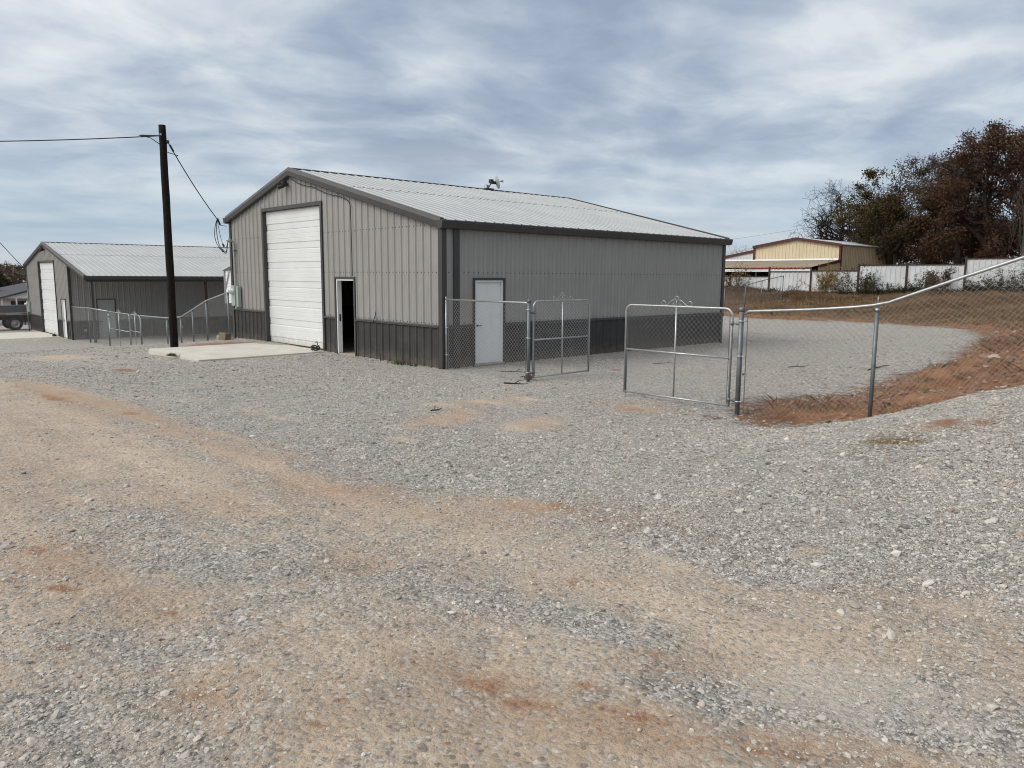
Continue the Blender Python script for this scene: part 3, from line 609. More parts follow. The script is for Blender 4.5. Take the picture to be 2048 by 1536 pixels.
def clods():
    n = 15000
    x = rg.uniform(-.4, 30, n); y = rg.uniform(-15, -3, n)
    so = poly_sd(SOIL, x, y); k = (so > .05) & (rg.uniform(size=n) < np.where(so < 2.5, .8, .25)) & (vnoise(x, y, .7, 31) > .4)
    x = x[k]; y = y[k]; s = np.clip(.020 * np.exp(rg.normal(size=len(x)) * .6), .008, .085)
    P = np.stack([x, y, gz(x, y) + s * .1], 1); n = len(x)
    scl = np.stack([s * 1.2, s, s * .65], 1); rot = np.stack([rg.normal(size=n) * .3, rg.normal(size=n) * .3, rg.uniform(0, 6.28, n)], 1)
    stops = [(0.0, (0.11, 0.045, 0.024)), (0.5, (0.19, 0.085, 0.042)), (0.9, (0.28, 0.15, 0.085)), (1.0, (0.40, 0.32, 0.25))]
    scatter('dirt_clods', P, scl, rot, rg.integers(0, 7, n), np.zeros(n), stone_material('red_clay_clods', stops), 'red clay clods strewn on the bank behind the fence', 9.1)
clods()

# ------------------------------------------------------------------ ribbed steel sheet
def rib_breaks(u0, u1, phase, pitch, rw=.045, rt=.02, minor=True):
    out = {}
    k = math.floor((u0 - phase) / pitch) - 1
    while phase + k * pitch < u1 + pitch:
        c = phase + k * pitch
        for du, o in ((-rw, 0), (-rt, 1), (rt, 1), (rw, 0)): out[round(c + du, 5)] = o
        if minor:
            for f in (1 / 3, 2 / 3):
                q = c + pitch * f
                for du, o in ((-.022, 0), (-.012, .2), (.012, .2), (.022, 0)): out[round(q + du, 5)] = o
        k += 1
    return out
def ribbed(mb, u0, u1, zb, zt, openings, to3, phase=0.0, pitch=.305, h=.030, minor=True, extra=()):
    """sheet with standing ribs: to3(u, off, z) places it; zb, zt are numbers or functions of u; openings = (u0,u1,z0,z1)"""
    zbf = zb if callable(zb) else (lambda u: zb); ztf = zt if callable(zt) else (lambda u: zt)
    br = rib_breaks(u0, u1, phase, pitch, minor=minor); ks = sorted(br); vs = [br[k] * h for k in ks]
    f = lambda u: float(np.interp(u, ks, vs))
    us = sorted(set([u0, u1] + [k for k in ks if u0 < k < u1] + [e for e in extra if u0 < e < u1] + [e for o in openings for e in o[:2] if u0 < e < u1]))
    for a, b in zip(us[:-1], us[1:]):
        if b - a < 1e-5: continue
        mid = (a + b) / 2; oa, ob = f(a), f(b)
        spans = [(None, None)]
        for o in openings:
            if o[0] < mid < o[1]:
                ns = []
                for s0, s1 in spans:
                    lo = zbf(mid) if s0 is None else s0; hi = ztf(mid) if s1 is None else s1
                    if o[2] <= lo + .002 and o[3] < hi: ns.append((o[3], s1))
                    elif o[3] >= hi - .002 and o[2] > lo: ns.append((s0, o[2]))
                    elif o[2] > lo and o[3] < hi: ns += [(s0, o[2]), (o[3], s1)]
                    elif o[2] <= lo and o[3] >= hi: pass
                    else: ns.append((s0, s1))
                spans = ns
        for s0, s1 in spans:
            za0 = zbf(a) if s0 is None else s0; zb0 = zbf(b) if s0 is None else s0
            za1 = ztf(a) if s1 is None else s1; zb1 = ztf(b) if s1 is None else s1
            mb.add([to3(a, oa, za0), to3(b, ob, zb0), to3(b, ob, zb1), to3(a, oa, za1)], [(0, 1, 2, 3)])
    return mb

def handle(mb, p, out, along):
    """lever handle with rose: p on the door face, out = outward, along = lever direction"""
    p = Vector(p); o = Vector(out); a = Vector(along)
    mb.lathe([(.03, 0), (.03, .012), (.012, .016), (.012, .05)], p, o, 12)
    mb.tube([p + o * .05, p + o * .052 + a * .05, p + o * .05 + a * .12], .009, 6)
    return mb

def overhead_door(root, mapf, w0, w1, z0, z1, n, extra_h=True):
    """sectional door: mapf(w, off, z)"""
    mb = MB(); sec = (z1 - z0) / n
    prof = []
    for k in range(n):
        b = z0 + k * sec
        prof += [(b, -.018), (b + .012, 0), (b + .02, 0), (b + .185 * sec / .6, 0), (b + .205 * sec / .6, .017), (b + .30 * sec / .6, .017), (b + .305 * sec / .6, .0125), (b + .32 * sec / .6, .0125), (b + .325 * sec / .6, .017),
                 (b + .43 * sec / .6, .017), (b + .435 * sec / .6, .0125), (b + .45 * sec / .6, .0125), (b + .455 * sec / .6, .017), (b + .565 * sec / .6, .017), (b + .58 * sec / .6, 0), (b + sec - .008, 0)]
    prof.append((z1, -.018))
    for (za, oa), (zb, ob) in zip(prof[:-1], prof[1:]):
        mb.add([mapf(w0, oa, za), mapf(w1, oa, za), mapf(w1, ob, zb), mapf(w0, ob, zb)], [(0, 1, 2, 3)])
    door = obj('overhead_door', mb, M['white'], root)
    sl = MB()
    a = mapf(w0, .0, z0 - .03); b = mapf(w1, .02, z0 + .02)
    sl.box(min(a[0], b[0]), max(a[0], b[0]) + .02, min(a[1], b[1]), max(a[1], b[1]), a[2], b[2])
    obj('bottom_seal', sl, M['black'], door)
    return door

def steel_building(root, O, L, W, Yp, zp, sl, porch, zw, fdoor, fwalk, sdoor, walk_open, eaveR, ov=.10, slab_h=.0):
    """gabled steel building; front at x=0 facing -x, low eave side at y=0.
    porch: width of an open porch under the low side of the roof (0 = closed in)"""
    ox, oy, oz = O; y0 = porch
    P3 = lambda x, y, z: (ox + x, oy + y, oz + z)
    zr = lambda y: zp - sl * abs(y - Yp)
    ww = lambda y: zr(y) - .06
    gy0, gy1, gzt = fdoor; wy0, wy1, wzt = fwalk; sx0, sx1, szt = sdoor
    fo = [(gy0, gy1, -1, gzt), (wy0, wy1, -1, wzt)]
    so = [(sx0, sx1, -1, szt)]
    front = lambda u, o, z: P3(-o, u, z)
    side = lambda u, o, z: P3(u, y0 - o, z)
    left = lambda u, o, z: P3(u, W + o, z)
    back = lambda u, o, z: P3(L + o, u, z)
    ph = y0 + .15
    lo = [(a, b, c, min(d_, zw)) for a, b, c, d_ in fo]
    WOB = []
    WOB.append(obj('wall', ribbed(MB(), y0, W, zw, ww, [(a, b, zw - .5, d_) for a, b, c, d_ in fo], front, ph, extra=(Yp,)), M['wall'], root))
    WOB.append(obj('wall', ribbed(MB(), 0, L, zw, ww(y0), [(a, b, zw - .5, d_) for a, b, c, d_ in so], side, .12), M['wall'], root))
    # rows of screws: small hex heads beside the ribs, on the girts
    for wobj, mapf, u0, u1, ops, phs, tops in ((WOB[-2], front, y0, W, fo, ph, ww), (WOB[-1], side, 0, L, so, .12, lambda u: ww(y0))):
        sc = MB()
        for zr_ in (zw + .06, 2.30, 3.42):
            k = 0
            while phs - .305 + k * .305 < u1:
                for du in (.075, -.075):
                    u = phs - .305 + k * .305 + du
                    if u0 + .12 < u < u1 - .12 and zr_ < tops(u) - .2 and not any(a - .1 < u < b + .1 and zr_ < d_ + .1 for a, b, c, d_ in ops):
                        p = mapf(u - .011, 0, zr_ - .011); q = mapf(u + .011, .012, zr_ + .011)
                        sc.box(min(p[0], q[0]), max(p[0], q[0]), min(p[1], q[1]), max(p[1], q[1]), p[2], q[2])
                k += 1
        me = wobj.data; n0 = len(me.polygons); g = ORG[root.name]
        bm = bmesh.new(); bm.from_mesh(me)
        vv = [bm.verts.new((x - g.x, y - g.y, z - g.z)) for x, y, z in sc.v]
        for f in sc.f: bm.faces.new([vv[i] for i in f]).material_index = 1
        bm.to_mesh(me); bm.free(); me.materials.append(M['trim'])
    obj('wall', ribbed(MB(), 0, L, zw, ww(W), [], left, .1), M['wall'], root)
    obj('wall', ribbed(MB(), y0, W, zw, ww, [], back, ph, extra=(Yp,)), M['wall'], root)
    for a, b in ((y0, wy0), (wy1, gy0), (gy1, W)): obj('wainscot', ribbed(MB(), a, b, .0, zw, [], front, ph), M['dark'], root)
    for a, b in ((0, sx0), (sx1, L)): obj('wainscot', ribbed(MB(), a, b, .0, zw, [], side, .12), M['dark'], root)
    obj('wainscot', ribbed(MB(), 0, L, .0, zw, [], left, .1), M['dark'], root)
    obj('wainscot', ribbed(MB(), y0, W, .0, zw, [], back, ph), M['dark'], root)
    # transition strip between the two sidings
    for a, b in ((y0 + .1, wy0 - .06), (wy1 + .06, gy0 - .10), (gy1 + .13, W - .1)):
        obj('wainscot_trim', MB().extrude([P3(-.004, a, zw - .045), P3(-.05, a, zw - .035), P3(-.05, a, zw + .01), P3(-.036, a, zw + .03), P3(-.004, a, zw + .032)], (0, b - a, 0)), M['trim'], root)
    for a, b in ((.1 if not porch else .1, sx0 - .06), (sx1 + .06, L - .1)):
        obj('wainscot_trim', MB().extrude([P3(a, y0 - .004, zw - .045), P3(a, y0 - .05, zw - .035), P3(a, y0 - .05, zw + .01), P3(a, y0 - .036, zw + .03), P3(a, y0 - .004, zw + .032)], (b - a, 0, 0)), M['trim'], root)
    # corner trims: angles standing proud of the ribs
    def corner(cx, cy, sx, sy, ztop, w=.10):
        e = .042
        x0 = cx + sx * e; yq = cy + sy * e
        obj('corner_trim', MB().extrude([P3(x0, yq, -.02), P3(x0 - sx * (w + e), yq, -.02), P3(x0 - sx * (w + e), cy + sy * .002, -.02), P3(cx + sx * .002, cy + sy * .002, -.02), P3(cx + sx * .002, cy - sy * w, -.02), P3(x0, cy - sy * w, -.02)][::(1 if sx * sy > 0 else -1)], (0, 0, ztop + .02)), M['trim'], root)
    corner(0, y0, -1, -1, ww(y0) - .01); corner(0, W, -1, 1, ww(W) - .01); corner(L, y0, 1, -1, ww(y0) - .01); corner(L, W, 1, 1, ww(W) - .01)
    if not porch:
        obj('corner_trim', MB().box(ox + .31, ox + .49, oy - .047, oy - .002, oz - .02, oz + ww(0)), M['trim'], root)
    # opening trims
    def otrim(mapx, a, b, zt, w, dep=.05, inset=.14):
        mb = MB()
        def bx(u0, u1, z0, z1, o0, o1):
            p = mapx(u0, o0, z0); q = mapx(u1, o1, z1)
            mb.box(min(p[0], q[0]), max(p[0], q[0]), min(p[1], q[1]), max(p[1], q[1]), p[2], q[2])
        bx(a - w, a, -.02, zt + w, -inset, dep); bx(b, b + w, -.02, zt + w, -inset, dep); bx(a + .001, b - .001, zt, zt + w, -inset, dep - .002)
        return mb
    obj('door_surround', otrim(front, gy0, gy1, gzt, .10, .048, .12), M['trim'], root)
    obj('door_surround', otrim(front, wy0, wy1, wzt, .055, .048, .05), M['trim'], root)
    obj('door_surround', otrim(side, sx0, sx1, szt, .055, .048, .05), M['trim'], root)
    overhead_door(root, lambda w, o, z: P3(.09 - o, w, z), gy0 + .001, gy1 - .001, .03, gzt - .002, 7)
    # front walk door: frame, leaf
    fr = MB()
    fx0, fx1 = -.02, .12
    fr.box(ox + fx0, ox + fx1, oy + wy0 + .002, oy + wy0 + .05, oz + .02, oz + wzt - .002); fr.box(ox + fx0, ox + fx1, oy + wy1 - .05, oy + wy1 - .002, oz + .02, oz + wzt - .002)
    fr.box(ox + fx0, ox + fx1, oy + wy0 + .051, oy + wy1 - .051, oz + wzt - .05, oz + wzt - .003)
    obj('door_frame', fr, M['whitedoor'], root)
    dw = wy1 - wy0 - .104
    bm = MB().bbox(0, .045, 0, dw, 0, wzt - .08, .004)
    hm = handle(handle(MB(), (0, dw - .07, .98), (-1, 0, 0), (0, -1, 0)), (.045, dw - .07, .98), (1, 0, 0), (0, -1, 0))
    hm.box(-.006, .051, dw - .04, dw + .002, .9, 1.1)
    ang = math.radians(93) if walk_open else 0
    hinge_y = oy + wy0 + .052
    def place(mb):
        out = MB(); ca, sa = math.cos(ang), math.sin(ang)
        vs = []
        for x, y, z in mb.v:
            vs.append((ox + .045 + x * ca + y * sa, hinge_y - x * sa + y * ca, oz + z + .03))
        out.add(vs, mb.f); return out
    dr = obj('door', place(bm), M['whitedoor'], root)
    obj('handle', place(hm), M['blackmetal'], dr)
    obj('strike_plate', MB().box(ox + .03, ox + .08, oy + wy1 - .056, oy + wy1 - .046, oz + .92, oz + 1.12), M['blackmetal'], root)
    # side door, shut
    fr = MB()
    fr.box(ox + sx0 + .002, ox + sx0 + .05, oy + y0 - .02, oy + y0 + .12, oz + .05, oz + szt - .002); fr.box(ox + sx1 - .05, ox + sx1 - .002, oy + y0 - .02, oy + y0 + .12, oz + .05, oz + szt - .002)
    fr.box(ox + sx0 + .051, ox + sx1 - .051, oy + y0 - .02, oy + y0 + .12, oz + szt - .05, oz + szt - .003)
    obj('door_frame', fr, M['whitedoor'] if not porch else M['graydoor'], root)
    dr = obj('door', MB().bbox(ox + sx0 + .052, ox + sx1 - .052, oy + y0 + .03, oy + y0 + .075, oz + .055, oz + szt - .052, .004), M['whitedoor'] if not porch else M['graydoor'], root)
    obj('handle', handle(MB(), (ox + sx0 + .12, oy + y0 + .03, oz + 1.0), (0, -1, 0), (1, 0, 0)), M['blackmetal'], dr)
    obj('threshold', MB().bbox(ox + sx0 - .03, ox + sx1 + .03, oy + y0 - .075, oy + y0 + .1, oz + .005, oz + .05, .008), M['slab'], root)
    # slab: its edge shows as a pale line under the siding
    obj('slab', MB().box(ox - .005, ox + L + .01, oy + y0 - .018, oy + W + .01, oz - .35, oz + .012), M['slab'], root)
    # roof: two courses of ribbed sheet each side, ridge cap, gap
    yR, yL = -ov, W + ov
    def rsheet(ya, yb, lift):
        def to3(u, o, t):
            y = ya + (yb - ya) * t
            return P3(u, y, zr(y) + o + lift)
        return ribbed(MB(), -ov, L + ov, 0.0, 1.0, [], to3, .02, .305, .020, True)
    rm = MB()
    lap = yR + (Yp - yR) * .60
    for ya, yb, lf in ((yR, lap + .12, 0.0), (lap, Yp - .012, .007)):
        q = rsheet(ya, yb, lf); rm.add(q.v, q.f)
    lap2 = yL + (Yp - yL) * .55
    for ya, yb, lf in ((yL, lap2 - .1, 0.0), (lap2, Yp + .012, .007)):
        q = rsheet(ya, yb, lf); rm.add(q.v, [f[::-1] for f in q.f])
    # screw heads along the lap, on every rib
    sm = rm
    k = 0
    while .02 + k * .305 < L + ov:
        c = .02 + k * .305
        if c > -ov + .05:
            sm.box(ox + c - .03, ox + c + .03, oy + lap - .01, oy + lap + .05, oz + zr(lap) + .020, oz + zr(lap) + .040)
        k += 1
    roof = obj('roof', rm, M['roof'], root)
    obj('ridge_closure', MB().box(ox - ov + .1, ox + L + ov - .1, oy + Yp - .010, oy + Yp + .010, oz + zp - .02, oz + zp + .030), M['roofdark'], root)
    obj('ridge_cap', MB().extrude([P3(-ov, Yp - .03, zp + .040), P3(-ov, Yp, zp + .052), P3(-ov, Yp + .22, zp - .002), P3(-ov, Yp + .22, zp - .008), P3(-ov, Yp, zp + .044), P3(-ov, Yp - .03, zp + .036)], (L + 2 * ov, 0, 0)), M['roof'], root)
    # rakes
    for s, xb in ((-1, -ov), (1, L + ov)):
        prof = [(.07, .045), (-.02, .052), (-.055, -.045), (-.06, -.05), (-.05, -.185), (-.025, -.205), (.07, -.205)]
        for ya, yb in ((yR - .01, Yp), (Yp, yL + .01)):
            mb = MB(); n = len(prof); vs = []
            for y in (ya, yb): vs += [P3(xb - s * px if s < 0 else xb - px, y, zr(y) + pz) if False else P3(xb + (px if s < 0 else -px), y, zr(y) + pz) for px, pz in prof]
            mb.add(vs, [tuple(range(n)), tuple(range(n, 2 * n))[::-1]] + [(i, n + i, n + (i + 1) % n, (i + 1) % n) for i in range(n)])
            obj('rake_trim', mb, M['trim'], root)
    # eave trims
    for yb, s in ((yR, -1), (yL, 1)):
        z = zr(yb)
        prof = [(.10, -.006), (-.01, -.012), (-.10, .0), (-.125, -.02), (-.12, -.07), (-.085, -.185), (-.06, -.20), (.10, -.20)]
        obj('eave_trim', MB().extrude([P3(-ov - .06, yb - s * -a if False else yb + s * (-a), z + b) for a, b in prof], (L + 2 * ov + .12, 0, 0)), M['trim'], root)
    # closed soffit band keeps the inside dark
    if porch:
        # purlins and porch posts
        zc = lambda y: zr(y) - .10
        obj('porch_beam', MB().box(ox - .02, ox + L, oy + .05, oy + .16, oz + zr(.1) - .36, oz + zr(.1) - .16), M['trim'], root)
        for k, xx in enumerate((.28, 6.4, 12.6)):
            if xx < L:
                obj('porch_post', MB().bbox(ox + xx - .06, ox + xx + .06, oy + .04, oy + .16, oz - .1, oz + zr(.1) - .36, .008), M['trim'] if k == 0 else M['redsteel'], root)
                obj('rafter', MB().extrude([P3(xx - .05, .05, zr(.05) - .16), P3(xx - .05, y0, zr(y0) - .16), P3(xx - .05, y0, zr(y0) - .05), P3(xx - .05, .05, zr(.05) - .05)], (.1, 0, 0)), M['redsteel'], root)

b1 = thing('steel_building', (6, 6, 0), 'large gray steel building with charcoal wainscot, tall white overhead door and black open doorway', 'building', 'gray steel buildings')
steel_building(b1, (0, 0, 0), 12.035, 12.08, 7.378, 5.36, .2475, 0.0, 1.016, (5.69, 9.41, 4.22), (3.92, 4.90, 2.12), (.975, 1.915, 2.12), True, 0)
b2 = thing('steel_building', (7, 40, -1.6), 'second gray steel building, its pale roof covering an open side porch', 'building', 'gray steel buildings')
steel_building(b2, (0, 31.27, -1.58), 15.2, 14.75, 9.07, 5.69, .2195, 3.70, 1.06, (6.93, 11.05, 4.48), (4.72, 5.68, 2.27), (1.40, 2.33, 2.28), False, 0)
for xx, lb in ((.62, 'small gray outlet box low on porch wall left of the gray door'), (6.05, 'small gray outlet box low on porch wall right of the gray door')):
    solo('outlet_box', MB().bbox(xx, xx + .13, 34.88, 34.965, -1.13, -.98, .01), M['boxgray'], lb, 'outlet box')

# concrete aprons
pad = MB().bbox(-3.75, -.012, 5.45, 9.42, -.22, .022, .012)
tag(obj('concrete_apron', pad, M['concrete']), kind='structure')
pad2 = MB().bbox(-4.6, -.012, 37.7, 43.2, -1.8, -1.56, .012)
tag(obj('concrete_apron', pad2, M['concrete']), kind='structure')

# ------------------------------------------------------------------ electric service on the front walls
def service(px_, py_, zb, ztop, label_m, root_name='electric_meter', flip=1):
    r = thing(root_name, (px_, py_, zb), label_m, 'electric meter', 'electric meters on the gable walls')
    obj('meter_can', MB().bbox(px_ - .20, px_ - .035, py_ - .12, py_ + .17, zb, zb + .70, .012), M['boxgray'], r)
    obj('breaker_box', MB().bbox(px_ - .155, px_ - .035, py_ - .30, py_ - .125, zb - .03, zb + .68, .012), M['boxgray'], r)
    gl = obj('meter_dial', MB().lathe([(.095, 0), (.10, .02), (.085, .025), (.085, .10), (.07, .125), (.02, .13)], (px_ - .20, py_ + .03, zb + .50), (-1, 0, 0), 20), M['glass'], r, True)
    obj('dial_face', MB().lathe([(.05, .0), (.05, .006)], (px_ - .331, py_ + .03, zb + .5), (-1, 0, 0), 16), M['boxgray'], gl)
    obj('conduit', MB().tube([(px_ - .09, py_ + .02, zb + .70), (px_ - .09, py_ + .02, ztop - .06), (px_ - .10, py_ + .03, ztop), (px_ - .2, py_ + .05, ztop + .06)], .027, 8), M['galv'], r)
    obj('conduit_strap', MB().box(px_ - .13, px_ - .034, py_ - .05, py_ + .09, ztop - .32, ztop - .28), M['galvdull'], r)
    obj('weatherhead', MB().lathe([(.03, -.02), (.06, .0), (.075, .06), (.06, .13), (.02, .16)], (px_ - .17, py_ + .04, ztop + .02), (-.8, .3, .25), 12), M['alu'], r, True)
    return r
service(0, 11.62, 1.14, 3.34, 'gray electric meter box with conduit on the near building left of the overhead door')
service(0, 45.75, -.35, 1.62, 'small gray electric meter box at the far corner of the second building')

# security cameras under the ridges
def seccam(x, y, z, label):
    r = thing('security_camera', (x, y, z), label, 'camera', 'cameras under the gables')
    obj('mount', MB().lathe([(.06, 0), (.06, .05), (.03, .07)], (x - .035, y, z), (-1, 0, 0), 12), M['blackmetal'], r)
    for s, dz in ((1, -.06), (-1, .03)):
        obj('camera_body', MB().lathe([(.045, -.1), (.055, -.08), (.055, .08), (.065, .1), (.03, .102)], (x - .17, y + s * .10, z + dz), (-.8, s * .55, -.35), 12), M['blackmetal'], r, True)
        obj('arm', MB().tube([(x - .09, y, z), (x - .14, y + s * .06, z + dz * .5), (x - .17, y + s * .10, z + dz)], .016, 6), M['blackmetal'], r)
    return r
seccam(0, 7.66, 4.93, 'black twin-headed security light under the ridge of the near building')
seccam(0, 40.3, 2.42 + 1.25, 'tiny black security light under the ridge of the second building')
# cable stapled under the rake and down the seam
zrk = lambda y: 5.36 - .2475 * abs(y - 7.378)
cp = [(-.055, 7.32, zrk(7.3) - .27)] + [(-.05, y, zrk(y) - .29 - .05 * abs(math.sin(y * 2.1))) for y in np.linspace(7.0, 4.1, 14)] + [(-.045, 3.99, 4.1), (-.045, 3.975, 3.2), (-.045, 3.965, 2.2)]
solo('cable', MB().tube(cp, .011, 5), M['cable'], 'thin black cable running under the gable edge and down to the open doorway', 'cable')
solo('cable', MB().tube([(-.06, 2.9, .98), (-.09, 2.88, 1.03), (-.06, 2.84, 1.16), (-.10, 2.76, 1.24), (-.11, 2.73, 1.27)], .010, 5), M['cable'], 'short curled wire poking from the wall above the charcoal wainscot', 'cable')
solo('cable', MB().tube([(-.1, 2.55, -.03), (-.12, 2.53, .08), (-.1, 2.58, .17), (-.11, 2.60, .2)], .013, 5), M['black'], 'short black wire end sticking from the gravel at the wall foot', 'cable')

# satellite dish on the ridge
dr = thing('satellite_dish', (7.75, 7.38, 5.36), 'small gray satellite dish on the metal roof ridge', 'satellite dish')
obj('foot', MB().bbox(7.58, 7.95, 7.22, 7.50, 5.36, 5.42, .01), M['blackmetal'], dr)
obj('mast', MB().tube([(7.74, 7.36, 5.40), (7.78, 7.36, 5.44), (7.98, 7.36, 5.68)], .028, 8), M['galvdull'], dr)
obj('bracket', MB().bbox(7.86, 8.00, 7.29, 7.43, 5.62, 5.76, .015).bbox(7.98, 8.14, 7.30, 7.40, 5.60, 5.70, .01), M['blackmetal'], dr)
dax = Vector((.86, -.45, .22)).normalized()
obj('dish_bowl', MB().lathe([(.02, -.03), (.11, -.015), (.20, .022), (.25, .05), (.256, .055), (.25, .06), (.20, .032), (.11, .0), (.02, -.02)], (8.16, 7.34, 5.67), dax, 28), M['boxgray'], dr, True)
hp = Vector((8.16, 7.34, 5.67))
obj('feed_arm', MB().tube([hp, hp + dax * .2], .018, 6).lathe([(.03, .2), (.05, .22), (.05, .27), (.02, .28)], hp, dax, 10), M['boxgray'], dr)
obj('lead', MB().tube([(7.60, 7.34, 5.41), (7.58, 7.34, 5.50), (7.63, 7.34, 5.57), (7.70, 7.34, 5.56), (7.75, 7.34, 5.50)], .008, 5), M['boxgray'], dr)
obj('junction_box', MB().bbox(7.70, 7.76, 7.30, 7.36, 5.42, 5.54, .01), M['timber'], dr)


# raised shed standing in the yard between the two buildings
def raised_shed():
    x0, x1, ya, yb = 5.0, 6.6, 22.6, 25.05
    z0, z1, z2 = .76, 2.32, 2.86
    r = thing('raised_shed', (5.8, 23.8, gz1(5.8, 23.8)), 'pale raised shed with sloping roof and diagonal brace showing past the near building', 'shed')
    mb = MB(); n = 11
    for k in range(n):
        a = z0 + (z1 - z0) * k / n; b = z0 + (z1 - z0) * (k + 1) / n
        mb.extrude([(x0, ya, a), (x0 - .02, ya, a), (x0 - .004, ya, b), (x0, ya, b)], (0, yb - ya - .12, 0))
    mb.box(x0, x1, ya, yb - .12, z0, z1)
    obj('wall', mb, M['housewhite'], r)
    obj('roof', MB().extrude([(x0 - .12, yb + .15, z1 + .08), (x0 - .12, ya - .1, z2 + .10), (x0 - .12, ya - .1, z2 + .15), (x0 - .12, yb + .15, z1 + .15)], (x1 - x0 + .24, 0, 0)), M['galvroof'], r)
    for y in (yb - .05, ya + .05):
        for x in (x0 - .03, x1 - .05):
            obj('post', MB().bbox(x - .04, x + .04, y - .04, y + .04, gz1(x, y) - .1 if y < yb - 1 or x > x0 else z0 - .05, z1 + .1, .005), M['alu'], r)
    obj('brace', MB().extrude([(x0 - .06, yb - .1, z0 + .75), (x0 - .06, yb - .18, z0 + .75), (x0 - .06, yb - .75, z1 + .15), (x0 - .06, yb - .67, z1 + .15)], (.04, 0, 0)), M['alu'], r)
    # stilts set back under the floor
    for x in (x0 + .3, x1 - .3):
        obj('stilt', MB().bbox(x - .06, x + .06, ya + .3, ya + .42, gz1(x, ya + .4) - .2, z0, .01), M['pole'], r)
raised_shed()

# ------------------------------------------------------------------ chain-link
def chain(yfun, a, b, zb, zt, w=.092, r=.0016, parent=None, m_='mesh'):
    """woven diamond mesh between s=a..b; yfun(s,z)->3D; zb, zt functions of s"""
    A = []; B = []; r = r * 1.4
    n = max(1, int(round((b - a) / (w / 2)))); st = (b - a) / n
    H = max(zt(s) - zb(s) for s in (a, (a + b) / 2, b)); m = max(2, int(round(H / (w * .5))))
    for k in range(n):
        s0 = a + k * st; s1 = s0 + st
        zz_ = {s0: (zb(s0), zt(s0)), s1: (zb(s1), zt(s1))}; pts = []
        for i in range(m + 1):
            s = (s0 if i % 2 == (k % 2) else s1)
            t = i / m
            q0, q1 = zz_[s]; pts.append(yfun(s, q0 + (q1 - q0) * t, .003 if s == s0 else -.003))
        A += pts[:-1]; B += pts[1:]
    V, F = prisms(A, B, r, r, 3)
    return np_mesh('chain_mesh', V, F, M[m_], parent)
def yplane(x): return lambda s, z, o=0: (x + o, s, z)
def post(x, y, z0, z1, r, parent, m_='galvdull', cap=True, name='post'):
    mb = MB().tube([(x, y, z0), (x, y, z1)], r, 12)
    if cap: mb.lathe([(r * 1.12, -.035), (r * 1.12, .0), (r * .9, .022), (r * .4, .036)], (x, y, z1), (0, 0, 1), 12)
    return obj(name, mb, M[m_], parent, True)
def bands(x, y, zs, r, parent, dy=0.0):
    for z in zs:
        mb = MB().lathe([(r * 1.18, -.012), (r * 1.18, .012)], (x, y, z), (0, 0, 1), 12).box(x - .012, x + .012, y + min(0, dy), y + max(0, dy), z - .011, z + .011)
        obj('tension_band', mb, M['galv'], parent, True)

FX = .05
_gy = np.linspace(-22, 60, 1200); _gv = gz(np.full(1200, FX), _gy)
gfx = lambda s: float(np.interp(s, _gy, _gv))
# panel between the building corner and the gate
t = thing('chain_link_fence', (FX, -1.5, 0), 'short chain-link panel between the near building corner and the open gate', 'fence', 'chain-link fence runs')
post(FX, -.075, -.2, 1.70, .024, t, 'galv'); post(FX, -2.90, -.2, 1.71, .036, t)
obj('top_rail', MB().tube([(FX, -.09, 1.665), (FX, -2.78, 1.668), (FX, -2.88, 1.655)], .021, 10), M['galv'], t, True)
bands(FX, -.075, (1.6, 1.0, .35), .024, t, -.06); bands(FX, -2.9, (1.52, .93, .2), .036, t, .08)
obj('tension_bar', MB().box(FX - .004, FX + .004, -.16, -.145, .03, 1.64), M['galvdull'], t)
obj('tension_bar', MB().box(FX - .004, FX + .004, -2.83, -2.815, .03, 1.64), M['galvdull'], t)
chain(yplane(FX), -2.82, -.15, lambda s: .03, lambda s: 1.655, parent=t)

